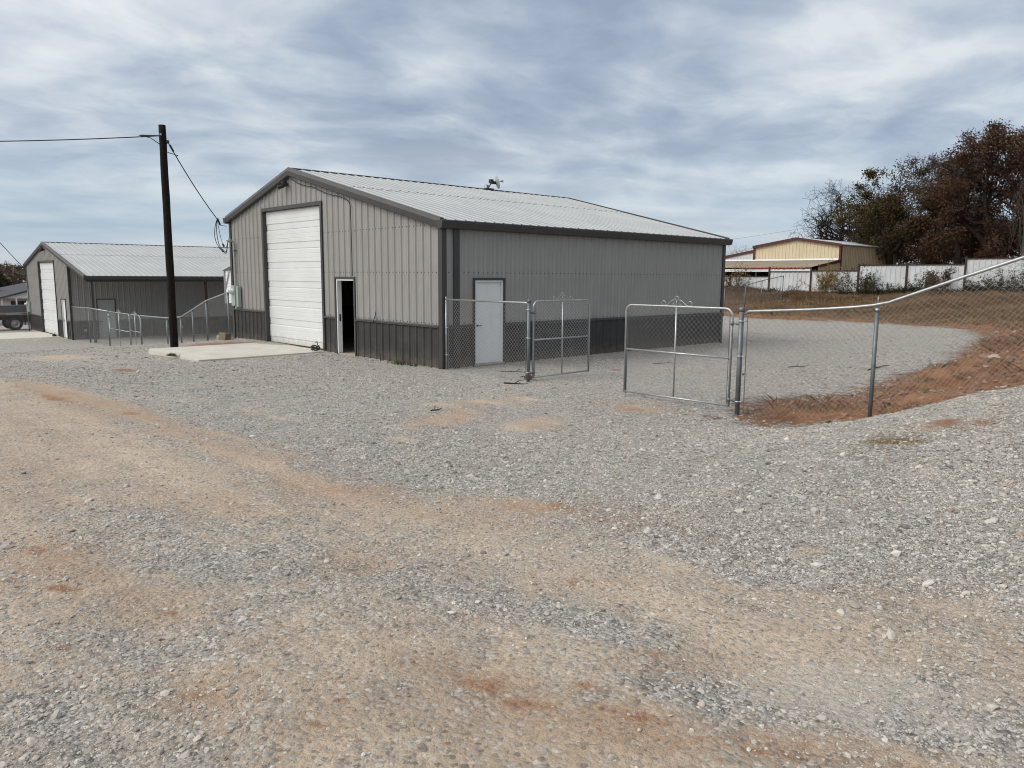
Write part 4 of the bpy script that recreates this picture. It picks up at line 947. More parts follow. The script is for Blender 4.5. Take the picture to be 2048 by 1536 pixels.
def gate(P0, P1, z0, z1, label, hinge_at_start=True, latch=True):
    """bow-cornered tube gate from P0 to P1 (xy), with a scroll on top"""
    P0 = Vector((P0[0], P0[1], 0)); P1 = Vector((P1[0], P1[1], 0)); d_ = (P1 - P0); Lg = d_.length; d_.normalize(); nrm = Vector((-d_.y, d_.x, 0))
    q = lambda s, z, o=0: tuple(P0 + d_ * s + nrm * o + Vector((0, 0, z)))
    r = thing('chain_link_gate', ((P0.x + P1.x) / 2, (P0.y + P1.y) / 2, z0), label, 'gate', 'chain-link gates')
    c = .13
    arc = lambda cx, cz, a0, a1: [(cx + c * math.cos(a), cz + c * math.sin(a)) for a in np.linspace(a0, a1, 7)]
    path = [(0, z0)] + [(0, z1 - c)] + arc(c, z1 - c, math.pi, math.pi / 2) + arc(Lg - c, z1 - c, math.pi / 2, 0) + [(Lg, z0)]
    fr = MB().tube([q(s, z) for s, z in path], .0185, 10)
    fr.tube([q(.0, z0 + .02), q(Lg, z0 + .02)], .0175, 10)
    obj('gate_frame', fr, M['galv'], r, True)
    zm = z0 + (z1 - z0) * .50
    obj('mid_rail', MB().tube([q(0, zm), q(Lg, zm)], .0165, 8), M['galv'], r, True)
    obj('upright', MB().tube([q(Lg / 2, z0 + .02), q(Lg / 2, z1)], .0155, 8), M['galv'], r, True)
    sc = MB()
    def curl(cs, cz, rad, a0, a1): return [q(cs + rad * math.cos(a), cz + rad * math.sin(a)) for a in np.linspace(a0, a1, 12)]
    m_ = Lg / 2
    for sg in (-1, 1):
        sc.tube([q(m_ + sg * (.05 + .20 * k / 8), z1 + .115 - .10 * k / 8 + .012 * math.sin(k * .8)) for k in range(9)] + [q(m_ + sg * (.27 + .042 * math.sin(a)), z1 + .052 - .042 * math.cos(a)) for a in np.linspace(.2, 5.0, 11)], .0065, 6)
        sc.tube([q(m_ + sg * .03, z1 + .015), q(m_ + sg * .065, z1 + .05), q(m_ + sg * .10, z1 + .02)], .006, 6)
    sc.tube(curl(m_, z1 + .145, .035, -1.2, 4.4), .0065, 6).tube([q(m_, z1), q(m_, z1 + .11)], .0065, 6)
    obj('scroll', sc, M['galv'], r, True)
    s0 = .045
    chain(lambda s, z, o=0: q(s, z, o), .04, Lg - .04, lambda s: z0 + .03, lambda s: z1 - .012 - max(0, c - min(s, Lg - s)) ** 2 * 3, parent=r)
    for s in (s0, Lg - s0):
        tb = MB(); a = q(s, z0 + .04); b = q(s, z1 - .1); tb.tube([a, b], .006, 5)
        for z in np.linspace(z0 + .2, z1 - .25, 5): tb.tube([q(0 if s < 1 else Lg, z), q(s, z)], .008, 5)
        obj('tension_bar', tb, M['galvdull'], r)
    hs = 0 if hinge_at_start else Lg
    dirn = -1 if hinge_at_start else 1
    for z in (z0 + .12, z1 - .24):
        hm = MB().lathe([(.028, -.03), (.028, .03)], q(hs, z), (0, 0, 1), 10).tube([q(hs, z), q(hs + dirn * .09, z)], .012, 6).lathe([(.045, -.02), (.045, .02)], q(hs + dirn * .115, z), (0, 0, 1), 12)
        obj('hinge', hm, M['galvdull'], r, True)
    if latch:
        ls = Lg - hs
        obj('drop_rod', MB().tube([q(ls - dirn * -.035, z0 - .02), q(ls - dirn * -.035, zm + .01), q(ls - dirn * -.02, zm + .04)], .011, 6), M['galvdull'], r, True)
    return r
gate((.22, -2.87), (2.02, -2.85), .06, 1.70, 'chain-link gate leaf swung open beside the near building, scroll on its top rail', True, False)
gate((.06, -7.70), (.02, -5.52), .09, 1.715, 'shut chain-link gate leaf hung from the post at the right, scroll on top', True, True)

# long run climbing the bank on the right
t = thing('chain_link_fence', (FX, -10, 0), 'galvanized chain-link fence climbing the gravel mound at the right', 'fence', 'chain-link fence runs')
run = [(-7.87, 1.68), (-10.0, 1.845), (-13.2, 3.05), (-16.2, 3.35), (-19.2, 3.45)]
rz = lambda s: float(np.interp(-s, [-q[0] for q in run], [q[1] for q in run]))
for k, (y, zt_) in enumerate(run):
    post(FX, y, gz1(FX, y) - .3, (1.715 if k == 0 else zt_ - .06), .040 if k == 0 else .029, t, 'galvdull')
rail = [(FX, -7.93, 1.64), (FX, -8.0, 1.685)] + [(FX, y, rz(y) + .02 * math.sin((y + 8) * 1.5) * (y > -10)) for y in np.linspace(-8.4, -9.7, 5)] + [(FX, -9.95, 1.845), (FX, -10.15, 1.89)] + [(FX, y, rz(y) + .0) for y in (-11, -12, -13.1, -13.3, -16.2, -19.2)]
obj('top_rail', MB().tube(rail, .0215, 10), M['galv'], t, True)
obj('loop_cap', MB().tube([(FX, -10, 1.76), (FX, -10, 1.80)], .034, 10).lathe([(.012, 0), (.008, .09), (.002, .12)], (FX, -10, 1.85), (0, 0, 1), 8), M['galv'], t, True)
bands(FX, -7.87, (1.52, .95, .2), .040, t, -.09)
obj('tension_bar', MB().box(FX - .004, FX + .004, -7.99, -7.975, .03, 1.64), M['galvdull'], t)
chain(yplane(FX), -10.0, -7.98, lambda s: gfx(s) + .03, lambda s: rz(s) - .012, r=.0017, parent=t, m_='meshdull')
chain(yplane(FX), -13.2, -10.0, lambda s: gfx(s) + .03, lambda s: rz(s) + .05, w=.088, r=.0017, parent=t, m_='meshdull')
chain(yplane(FX), -19.2, -13.2, lambda s: gfx(s) + .03, lambda s: rz(s) + .03, w=.09, r=.0017, parent=t, m_='meshdull')
# wire ends standing above the rail
A = [(FX, s, rz(s)) for s in np.arange(-13.2, -10, .075)]; B = [(FX, s - .02, rz(s) + .09) for s in np.arange(-13.2, -10, .075)]

# far fence beyond the gravel
t = thing('chain_link_fence', (36, 12, 1), 'distant thin chain-link fence rising out of the dead grass behind the near building', 'fence', 'chain-link fence runs')
fp = [(22.0, 15.5), (26.0, 13.9), (31.0, 9.2), (35.2, 11.4), (39.0, 13.0)]
fp = [(26.5, 8.9), (29.7, 9.5), (32.0, 9.75), (34.4, 9.65)]
tops = [1.62, 1.77, 2.05, 2.35]
for (x, y), zt_ in zip(fp, tops): post(x, y, gz1(x, y) - .2, zt_, .03, t, 'galvdull')
obj('top_rail', MB().tube([(x, y, z) for (x, y), z in zip(fp, tops)], .022, 8), M['galvdull'], t, True)
for (a, za), (b, zb_) in zip(list(zip(fp, tops))[:-1], list(zip(fp, tops))[1:]):
    ax = Vector((a[0], a[1], 0)); dd = Vector((b[0] - a[0], b[1] - a[1], 0)); ln = dd.length; dd.normalize()
    za0 = gz1(*a); zb0 = gz1(*b)
    chain(lambda s, z, o=0: tuple(ax + dd * s + Vector((0, 0, z))), 0, ln, lambda s: za0 + (zb0 - za0) * s / ln, lambda s: za + (zb_ - za) * s / ln, w=.11, r=.0008, parent=t)

# yard fence between the two buildings
def yard_run(pts, label, endlow=None, loc=None):
    t = thing('chain_link_fence', (FX, (pts[0][0] + pts[-1][0]) / 2, gz1(FX, pts[0][0])), label, 'fence', 'chain-link fence runs')
    for y, z in pts: post(FX, y, gz1(FX, y) - .3, z - .02, .033, t, 'galvdull')
    z_ = lambda s: float(np.interp(s, [p[0] for p in pts][::(1 if pts[0][0] < pts[-1][0] else -1)], [p[1] for p in pts][::(1 if pts[0][0] < pts[-1][0] else -1)]))
    ys = [p[0] for p in pts]
    obj('top_rail', MB().tube([(FX, y, z + .02) for y, z in pts], .024, 8), M['galv'], t, True)
    lo, hi = min(ys), max(ys)
    chain(yplane(FX), lo, hi, lambda s: gfx(s) + .03, lambda s: z_(s), w=.085, r=.0011, parent=t)
    return t
yard_run([(12.22, 1.64), (12.68, 1.56), (14.75, 1.21), (16.2, .82), (17.55, .47), (19.2, .36), (22.65, .31)], 'chain-link yard fence sagging downhill left of the near building, behind the utility pole')
yard_run([(27.78, .32), (31.4, .36), (35.0, .30)], 'low chain-link yard fence across the porch of the second building')
gate((FX, 27.66), (FX, 24.38), -1.36, .33, 'farther yard gate leaf of bent pipe in front of the gray porch door', True, False)
gate((FX, 22.78), (FX, 24.26), -1.22, .33, 'narrow yard gate leaf of bent pipe, next to the sagging yard fence', True, False)
t = thing('chain_link_fence', (-2, 47.4, -1.8), 'chain-link fence stub beyond the second building, in front of the flatbed truck', 'fence', 'chain-link fence runs')
for (x, y) in ((-.05, 46.42), (-4.0, 48.6), (-8, 50.8)): post(x, y, gz1(x, y) - .2, .05 - (y - 46) * .02, .04, t, 'galvdull')
obj('top_rail', MB().tube([(-.05, 46.42, .06), (-4, 48.6, -.0), (-8, 50.8, -.05)], .026, 8), M['galv'], t, True)
ax = Vector((-.05, 46.42, 0)); dd = Vector((-4, 2.2, 0)); ln = dd.length * 2; dd.normalize()
chain(lambda s, z, o=0: tuple(ax + dd * s + Vector((0, 0, z))), 0, ln, lambda s: -1.75 - .02 * s, lambda s: .04 - .01 * s, w=.11, r=.0016, parent=t)

# ------------------------------------------------------------------ utility pole and wires
PX, PY = -2.62, 10.55
pz = gz1(PX, PY)
t = thing('utility_pole', (PX, PY, pz), 'dark creosoted wooden utility pole standing at the edge of the gravel', 'utility pole')
rg2 = random.Random(3)
pp = [(PX + .003 * math.sin(k * .9), PY + .003 * math.cos(k * 1.3), pz - .3 + (6.72 - pz + .3) * k / 24) for k in range(25)]
obj('shaft', MB().tube(pp, [.122 - .018 * k / 24 + rg2.uniform(-.003, .003) for k in range(25)], 16), M['pole'], t, True)
tx = Vector((-.72, -.66, 0)).normalized()
c0 = Vector((PX, PY, 6.42)) + tx * .106
obj('tag_plate', MB().box(c0.x - .02, c0.x + .02, c0.y - .02, c0.y + .02, 6.40, 6.46), M['alu'], t)
obj('clevis', MB().lathe([(.03, -.05), (.045, -.02), (.045, .02), (.03, .05)], (PX + .03, PY + .14, 6.3), (0, 0, 1), 10).lathe([(.03, -.05), (.045, -.02), (.045, .02), (.03, .05)], (PX + .10, PY - .13, 6.22), (0, 0, 1), 10), M['blackmetal'], t)
def sag(a, b, s, n=14):
    a = Vector(a); b = Vector(b)
    return [tuple(a.lerp(b, k / n) - Vector((0, 0, s * 4 * (k / n) * (1 - k / n)))) for k in range(n + 1)]
LW = [tuple(v) for v in sag((PX, PY + .12, 6.42), (-12.5, 21.5, 6.55), .18)]
mb = MB().tube(LW, .017, 5).tube([(PX - .06, PY + .17, 6.42), (PX - .35, PY + .47, 6.43), (PX - .45, PY + .58, 6.44)], .020, 6).tube([(PX - .5, PY + .6, 6.43), (PX - .25, PY + .35, 6.36), (PX - .05, PY + .12, 6.16)], .013, 5)
solo('power_line', mb, M['cable'], 'black overhead wire leaving the utility pole towards the left', 'wire')
E1 = Vector((-.34, 12.36, 4.13))
a0 = (PX + .1, PY - .08, 6.26)
mb = MB()
mb.tube(sag(a0, E1, .10, 18), .016, 5)
mb.tube([(PX + .10, PY - .06, 5.92), (PX + .42, PY - .03, 5.86), tuple(Vector(a0).lerp(E1, .16) - Vector((0, 0, .05)))], .012, 5)
mb.tube([tuple(Vector(a0).lerp(E1, .05)), tuple(Vector(a0).lerp(E1, .11) - Vector((0, 0, .03)))], .030, 6)
mb.tube([tuple(E1), (-.26, 12.36, 3.92), (-.08, 12.2, 3.88)], .011, 5).tube([tuple(E1 + Vector((.02, 0, .02))), tuple(E1 + Vector((.10, -.02, -.2)))], .025, 5)
def loop(off, low, r_):
    p0 = E1 + Vector((0, 0, -.02)); p3 = Vector((-.26, 11.68, 3.40))
    pts = [p0]
    for k in range(1, 15):
        u = k / 14
        x = p0.x * (1 - u) + p3.x * u; y = p0.y * (1 - u) + p3.y * u + off * math.sin(min(1, u * 1.6) * math.pi) 
        z = p0.z + (low - p0.z) * math.sin(min(1, u / .72) * math.pi / 2) ** 1.2 if u < .72 else low + (p3.z - low) * ((u - .72) / .28) ** 1.6
        pts.append(Vector((x, y, z)))
    mb.tube([tuple(q) for q in pts], r_, 5)
    k = 7
    mb.tube([tuple(pts[k]), tuple(pts[k + 1])], .036, 6)
loop(.52, 2.98, .013); loop(.30, 2.93, .013); loop(.05, 3.12, .009)
solo('service_drop', mb, M['cable'], 'black service wire dropping from the pole to the near building, with loops at the weatherhead', 'wire')
solo('power_line', MB().tube(sag((-6.9, 25.6, 6.83), (-.12, 46.8, 2.72), .12), .02, 5).tube([(-.12, 46.8, 2.72), (-.5, 46.6, 2.3), (-.25, 45.9, 1.7)], .012, 5), M['cable'], 'black wire sloping down to the far corner of the second building', 'wire')
for k, (za, zb_) in enumerate(((7.6, 12.6), (6.0, 9.6))):
    solo('power_line', MB().tube(sag((96, 58 - k, za), (98, 20 - k, zb_), .5), .022, 4), M['boxgray'], ('upper faint wire across the sky left of the bare tree', 'lower faint wire across the sky left of the bare tree')[k], 'wire')

# ------------------------------------------------------------------ white panel fence on the bank
PFX = 40.0
t = thing('panel_fence', (PFX, 5, 1.2), 'white corrugated panel fence on brown steel posts, stepped along the top of the bank', 'fence')
bays = [(26.3, 23.1, 2.15), (23.1, 19.9, 2.25), (19.9, 16.85, 2.32), (16.85, 13.69, 2.33), (13.69, 10.57, 2.68), (10.57, 7.34, 2.73), (7.34, 4.33, 3.09), (4.33, 1.02, 3.10), (1.02, -2.2, 3.44), (-2.2, -5.4, 3.48), (-5.4, -8.6, 3.75), (-8.6, -11.8, 3.8), (-11.8, -15, 4.1)]
for k, (ya, yb, zt_) in enumerate(bays):
    zb_ = zt_ - 1.68
    obj('panel', ribbed(MB(), yb + .05, ya - .05, gz1(PFX, (ya + yb) / 2) - .15, zt_ - .04, [], lambda u, o, z: (PFX - o, u, z), yb + .1, .305, .03, False), M['whitepanel'], t)
    obj('rail', MB().box(PFX - .045, PFX + .03, yb + .04, ya - .04, zt_ - .05, zt_ + .02), M['brownsteel'], t)
    obj('rail', MB().box(PFX - .055, PFX + .03, yb + .04, ya - .04, zb_ - .02, zb_ + .035), M['brownsteel'], t)
for k, (ya, zt_) in enumerate([(b[0], max(b[2], bays[i - 1][2] if i else 0)) for i, b in enumerate(bays)] + [(-15, 4.1)]):
    obj('post', MB().bbox(PFX - .09, PFX + .03, ya - .055, ya + .055, gz1(PFX, ya) - .3, zt_ + (.32 if abs(ya - 13.69) < .1 else .10), .008), M['brownsteel'], t)

# ------------------------------------------------------------------ tan building behind it
t = thing('tan_building', (55, 17, 1.1), 'tan steel building with maroon trim and a low lean-to roof, behind the white panel fence', 'building')
ya, yb, yp = 13.13, 20.72, 16.85
zE, zP, zl = 4.86, 5.46, 3.62
zt_ = lambda u: zP - (zP - zE) * (abs(u - yp) / (yp - ya if u < yp else yb - yp))
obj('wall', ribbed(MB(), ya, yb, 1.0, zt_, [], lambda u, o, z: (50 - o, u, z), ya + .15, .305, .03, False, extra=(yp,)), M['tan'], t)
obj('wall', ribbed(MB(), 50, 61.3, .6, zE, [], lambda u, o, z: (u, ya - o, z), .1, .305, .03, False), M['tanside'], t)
obj('wall', MB().box(50.02, 61.3, yb - .05, yb, .8, zE).box(61.28, 61.32, ya + .03, yb, .8, zE), M['tan'], t)
rm = MB()
for y0_, y1_ in ((ya - .15, yp), (yp, yb + .1)):
    rm.extrude([(49.85, y0_, zt_(y0_) + .03), (49.85, y1_, zt_(y1_) + .03), (49.85, y1_, zt_(y1_) + .09), (49.85, y0_, zt_(y0_) + .09)], (11.6, 0, 0))
obj('roof', rm, M['galvroof'], t)
for y0_, y1_ in ((ya - .12, yp), (yp, yb + .1)):
    obj('rake_trim', MB().extrude([(49.78, y0_, zt_(y0_) - .10), (49.78, y1_, zt_(y1_) - .10), (49.78, y1_, zt_(y1_) + .12), (49.78, y0_, zt_(y0_) + .12)], (.07, 0, 0)), M['maroon'], t)
obj('corner_trim', MB().box(49.88, 50.1, ya - .07, ya + .10, 1, zE - .05), M['maroon'], t)
obj('corner_trim', MB().box(49.88, 50.1, yb - .10, yb + .07, 3.4, zE - .05), M['maroon'], t)
obj('flashing', MB().extrude([(49.95, ya + .1, zl + .2), (49.80, ya + .1, zl + .1), (49.78, ya + .1, zl + .06), (49.95, ya + .1, zl + .06)], (0, 12.5, 0)), M['white'], t)
lx = 45.0
zf = 3.02
obj('lean_to_roof', ribbed(MB(), ya - .02, 33, 0, 1, [], lambda u, o, s: (lx + (50 - lx) * s, u, zf + (zl + .05 - zf) * s + o), ya, .305, .03, False), M['tanroof'], t)
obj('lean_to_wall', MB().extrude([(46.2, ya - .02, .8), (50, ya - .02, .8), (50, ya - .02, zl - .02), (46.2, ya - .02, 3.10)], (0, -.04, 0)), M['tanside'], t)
obj('rake_trim', MB().extrude([(46.1, ya - .04, 3.02), (50, ya - .04, zl - .12), (50, ya - .04, zl + .10), (46.1, ya - .04, 3.22)], (0, -.06, 0)), M['maroon'], t)
obj('lean_to_beam', MB().box(lx + .05, lx + .15, ya, 33, 2.70, 2.92), M['white'], t)
sg = MB()
for k in range(36):
    y = 13.6 + k * .155 + random.uniform(0, .05)
    sg.box(lx + .0, lx + .04, y, y + random.uniform(.05, .14), 2.93 - random.uniform(0, .03), 3.02)
obj('rusty_edge', sg, M['rust'], t)
for y in (14.2, 17.6, 21.0, 24.4, 27.8): obj('post', MB().box(lx + .05, lx + .17, y, y + .12, .7, 2.7), M['brownsteel'], t)
obj('shade_sheet', MB().box(49.0, 49.06, ya, 33, .7, 3.4), M['roofdark'], t)  # near-black sheet standing in for the shade under the lean-to
# white wing continuing the gable to the left
zw_ = lambda u: zE - .30 - (u - yb) * .165
obj('wing_wall', ribbed(MB(), yb + .08, 32, 2.2, zw_, [], lambda u, o, z: (50.3 - o, u, z), yb, .305, .03, False), M['whitepanel'], t)
obj('rake_trim', MB().extrude([(50.2, yb + .08, zw_(yb) - .12), (50.2, 32, zw_(32) - .12), (50.2, 32, zw_(32) + .1), (50.2, yb + .08, zw_(yb) + .1)], (.08, 0, 0)), M['maroon'], t)
obj('wing_roof', MB().extrude([(50.2, yb + .08, zw_(yb) + .11), (50.2, 32, zw_(32) + .11), (50.2, 32, zw_(32) + .15), (50.2, yb + .08, zw_(yb) + .15)], (10, 0, 0)), M['galvroof'], t)
obj('tan_hut_wall', ribbed(MB(), 22.3, 30, .8, 2.72, [], lambda u, o, z: (lx + .3 - o, u, z), .1, .305, .03, False), M['tan'], t)

# ------------------------------------------------------------------ trees
def grow(seed, levels, nch, gnarl, up, len0, ratio, steps=6, first=(.35, 1.0), lean=(0, 0), ang=(30, 70)):
    rr = np.random.default_rng(seed); segs = []; tips = []
    def br(p, d_, ln, rad, lv):
        st = steps if lv < levels else 4
        r0 = rad; pts = [p]
        for i in range(st):
            d_ = d_ + rr.normal(size=3) * gnarl * (0.5 if lv == 0 else 1); d_[2] += up * (0 if lv == 0 else 1)
            d_ = d_ / np.linalg.norm(d_); q = p + d_ * ln / st; r1 = rad * (1 - .55 * (i + 1) / st)
            segs.append((p, q, r0, r1, lv)); r0 = r1; p = q; pts.append(p)
        if lv == levels:
            tips.extend(pts[1:]); return
        if lv >= levels - 1: tips.append(p)
        for c in range(nch[lv]):
            f = rr.uniform(first[0], first[1]) if c else 1.0
            k = min(st, max(1, int(round(f * st)))); base = pts[k]
            dd = pts[k] - pts[k - 1]; dd = dd / np.linalg.norm(dd)
            a = math.radians(rr.uniform(*ang)) * (0.55 if c == 0 else 1)
            ax = np.cross(dd, rr.normal(size=3)); ax /= np.linalg.norm(ax)
            nd = dd * math.cos(a) + np.cross(ax, dd) * math.sin(a)
            br(base, nd, ln * ratio * rr.uniform(.75, 1.15), max(rad * (1 - .5 * f) * .72, .006), lv + 1)
    br(np.zeros(3), np.array([lean[0], lean[1], 1.0]) / math.sqrt(1 + lean[0] ** 2 + lean[1] ** 2), len0, .05 * len0 * 1.6, 0)
    return segs, np.array(tips)

def tree(name, loc, height, width, label, cat, leaf, bark, seed, nleaf=9000, lsize=.2, levels=4, nch=(4, 4, 4, 4), gnarl=.28, up=.05, len0=3.0, ratio=.68, group='oaks behind the panel fence', lean=(0, 0), spread=.35, bare=0.0, minz=.2, ang=(30, 70), twig_r=1.0):
    x, y = loc; z = gz1(x, y) - .1
    t = thing(name, (x, y, z), label, cat, group)
    segs, tips = grow(seed, levels, nch, gnarl, up, len0, ratio, lean=lean, ang=ang)
    zc = np.percentile(tips[:, 2], 97.5) * 1.06; segs = [s for s in segs if s[1][2] < zc]
    A = np.array([s[0] for s in segs]); B = np.array([s[1] for s in segs]); ra = np.array([s[2] for s in segs]); rb = np.array([s[3] for s in segs]); lv = np.array([s[4] for s in segs])
    zmax = np.percentile(tips[:, 2], 97.5); ext = max(np.percentile(np.abs(B[:, 0] - np.median(B[:, 0])), 98), np.percentile(np.abs(B[:, 1] - np.median(B[:, 1])), 98)) * 2
    sz = height / zmax; sx = width / ext; sc = np.array([sx, sx, sz]); rs = (sx + sz) / 2
    off = np.array([x, y, z]); A = A * sc + off; B = B * sc + off; ra = np.maximum(ra * rs, .007 * twig_r); rb = np.maximum(rb * rs, .006 * twig_r)
    big = lv <= 1
    V1, F1 = prisms(A[big], B[big], ra[big], rb[big], 7); V2, F2 = prisms(A[~big], B[~big], ra[~big], rb[~big], 3)
    np_mesh('trunk', V1, F1, M[bark], t)
    rr = np.random.default_rng(seed + 99)
    tp = tips * sc + off
    nm = 'branches'
    np_mesh(nm, V2, F2, M[bark], t)
    if nleaf:
        keep = (tp[:, 2] > z + height * minz) & (tp[:, 2] < z + height * 1.03); tp = tp[keep]
        wgt = np.ones(len(tp))
        cl = vnoise(tp[:, 0] + tp[:, 2] * .7, tp[:, 1] - tp[:, 2] * .5, .62, seed % 97)
        wgt = np.clip((cl - bare) * 4 + .1, .015, 1); wgt /= wgt.sum()
        nc = max(20, nleaf // 16); cen = tp[rr.choice(len(tp), nc, p=wgt)]
        P = np.repeat(cen, 16, 0); P = P + rr.normal(size=P.shape) * spread * np.array([1, 1, .75]) * np.repeat(rr.uniform(.6, 1.3, nc), 16)[:, None]
        LV, LF = leaf_quads(P, lsize, rr)
        np_mesh('crown', LV, LF, M[leaf], t)
    return t
tree('bare_oak', (77.6, 22.6), 12.4, 13.0, 'bare gnarled oak with dark twisted limbs above the tan roof', 'tree', 'leaf_mauve', 'bark', 19, 0, .12, 5, (7, 6, 5, 5, 4), .34, .0, 3.4, .70, lean=(-.05, .05), bare=.2, twig_r=2.2, ang=(30, 75))
tree('oak_tree', (58.2, 12.0), 10.7, 9.6, 'olive-brown oak with rounded leafy top, beside the tan building', 'tree', 'leaf_olive', 'bark', 9, 24000, .19, 4, (5, 4, 4, 4), .30, .04, 2.6, .72, bare=.40, spread=.24)
tree('oak_tree', (59.6, 7.8), 11.0, 9.0, 'thin grayish oak with few dry leaves between the olive oak and the rust-brown oak', 'tree', 'leaf_mauve', 'barkgray', 14, 13000, .14, 5, (4, 4, 4, 4, 3), .28, .05, 3.0, .70, bare=.40, spread=.28, twig_r=2.4)
tree('oak_tree', (57.9, 4.0), 12.3, 10.5, 'tallest rust-brown oak in the row behind the panel fence', 'tree', 'leaf_rust', 'bark', 23, 36000, .18, 4, (5, 5, 4, 4), .27, .05, 3.2, .70, bare=.36, spread=.27)
tree('oak_tree', (61.5, .3), 12.0, 10, 'brown leafy oak cut off by the right edge of the view', 'tree', 'leaf_brown', 'bark', 31, 26000, .18, 4, (5, 4, 4, 4), .28, .05, 3.0, .70, bare=.36, spread=.28)
tree('scrub_oak', (63.2, 14.6), 8.6, 6.6, 'rust-brown scrub oak behind the far end of the tan building', 'tree', 'leaf_brown', 'bark', 36, 11000, .18, 4, (5, 4, 4, 4), .30, .03, 2.4, .70, minz=.25, bare=.2)
tree('scrub_oak', (69.1, 13.0), 7.2, 8.5, 'low reddish scrub oak filling the gap under the olive oak', 'tree', 'leaf_rust', 'bark', 37, 11000, .22, 4, (5, 4, 4, 4), .30, .03, 1.6, .74, minz=.05, bare=.2)
tree('scrub_oak', (66.5, 8.8), 9.0, 9.5, 'dark brown scrub oak in the shade behind the gray oak', 'tree', 'leaf_brown', 'bark', 41, 16000, .24, 4, (5, 4, 4, 4), .30, .03, 1.8, .74, minz=.02, bare=.12)
tree('scrub_oak', (70.5, 3.6), 9.6, 10.5, 'dense dark rust scrub oak behind the tallest oak', 'tree', 'leaf_rust', 'bark', 43, 22000, .26, 4, (5, 4, 4, 4), .30, .03, 1.8, .74, minz=.0, bare=.1)
tree('scrub_oak', (63.0, 5.8), 5.6, 7.5, 'short brown scrub oak crowding the foot of the tallest oak', 'tree', 'leaf_brown', 'bark', 45, 12000, .22, 4, (5, 4, 4, 4), .30, .03, 1.2, .76, minz=.0, bare=.12)
tree('scrub_oak', (59.0, 2.2), 5.0, 6.5, 'short rust scrub oak behind the fence near the right edge', 'tree', 'leaf_rust', 'bark', 47, 10000, .22, 4, (5, 4, 4, 4), .30, .03, 1.2, .76, minz=.0, bare=.12)
tree('vine_tree', (51.8, 1.0), 6.6, 4.4, 'gray tangle of drooping bare vines on a small tree, at the right edge', 'tree', 'leaf_mauve', 'barkgray', 51, 500, .12, 5, (4, 5, 5, 4, 3), .22, -.20, 2.6, .78, bare=.2, twig_r=1.3)
tree('sapling', (91.1, 42.5), 7.8, 6.0, 'pale sparse-leaved tree rising behind the left slope of the tan roof', 'tree', 'leaf_pale', 'barkgray', 61, 1800, .26, 4, (4, 4, 4, 3), .25, .08, 2.8, .70, 'small trees far behind the tan building', bare=.2, spread=.5)
tree('sapling', (74.0, 37.0), 6.2, 5.0, 'bare pale tree peeking out past the far eave of the near building', 'tree', 'leaf_pale', 'barkgray', 67, 300, .16, 5, (4, 4, 4, 3, 3), .22, .10, 2.8, .70, 'small trees far behind the tan building', bare=.2, twig_r=1.4)
tree('sapling', (103.8, 44.0), 6.8, 6.0, 'faint pale tree just above the ridge of the tan building', 'tree', 'leaf_pale', 'barkgray', 71, 700, .2, 4, (4, 4, 4, 3), .25, .08, 2.8, .70, 'small trees far behind the tan building', bare=.2)

# shrubs along the foot of the panel fence
def shrub(x, y, h, w, leaf, label, seed, nleaf=900, ls=.09, nst=16, name='shrub', group='shrubs along the panel fence', droop=.0):
    rr = np.random.default_rng(seed); z = gz1(x, y) - .05
    t = thing(name, (x, y, z), label, 'shrub', group)
    A = []; B = []; tips = []
    for k in range(nst):
        a = rr.uniform(0, 6.28); r0 = rr.uniform(0, .12) * w; tilt = rr.uniform(.05, .75) * w / h * .9
        p = np.array([x + r0 * math.cos(a), y + r0 * math.sin(a), z]); d_ = np.array([math.cos(a) * tilt, math.sin(a) * tilt, 1.0])
        L = h * rr.uniform(.55, 1.05)
        for i in range(5):
            d_ = d_ + rr.normal(size=3) * .22; d_[2] -= droop; d_ /= np.linalg.norm(d_); q = p + d_ * L / 5
            A.append(p); B.append(q)
            if i > 0:
                for _ in range(3):
                    e = d_ + rr.normal(size=3) * .7; e /= np.linalg.norm(e); s = q + e * L * rr.uniform(.1, .28)
                    A.append(q); B.append(s); tips += [s, (q + s) / 2, q]
            p = q
    V, F = prisms(A, B, .010, .005, 3); np_mesh('stems', V, F, M['barkgray'], t)
    tips = np.array(tips); P = tips[rr.integers(0, len(tips), nleaf)] + rr.normal(size=(nleaf, 3)) * .07
    LV, LF = leaf_quads(P, ls, rr, .7); np_mesh('foliage', LV, LF, M[leaf], t)
    return t
shrub(39.0, 16.2, 2.3, 2.6, 'leaf_yellow', 'tall twiggy shrub with yellowing leaves, beside the far corner of the near building', 1, 900, .10, 26)
shrub(38.6, 15.4, 1.1, 1.8, 'leaf_green', 'dark low shrub at the foot of the tall yellowing shrub', 2, 700, .09, 14)
shrub(38.7, 9.0, 2.2, 2.0, 'leaf_yellow', 'yellow-leaved upright shrub halfway along the panel fence', 3, 1700, .10, 26)
shrub(39.1, 6.6, 1.9, 1.7, 'leaf_green', 'dark green upright shrub right of the yellow-leaved shrub', 4, 1500, .11, 20)
shrub(38.8, 7.6, 1.0, 1.2, 'leaf_green', 'small dark shrub between the yellow shrub and the green shrub', 5, 500, .09, 12)
shrub(39.2, 4.9, .85, 2.0, 'leaf_green', 'low spreading green shrub under the tall white panel', 6, 600, .09, 14)
shrub(39.2, 2.95, 1.35, 1.8, 'leaf_green', 'bushy green shrub left of the reddish shrub', 7, 900, .09, 18)
shrub(39.0, 1.85, 1.75, 2.2, 'leaf_brown', 'reddish-brown bushy shrub in front of a fence post', 8, 1700, .09, 24)
shrub(39.1, .4, .8, 1.5, 'leaf_green', 'low olive shrub right of the reddish shrub', 9, 500, .09, 12)
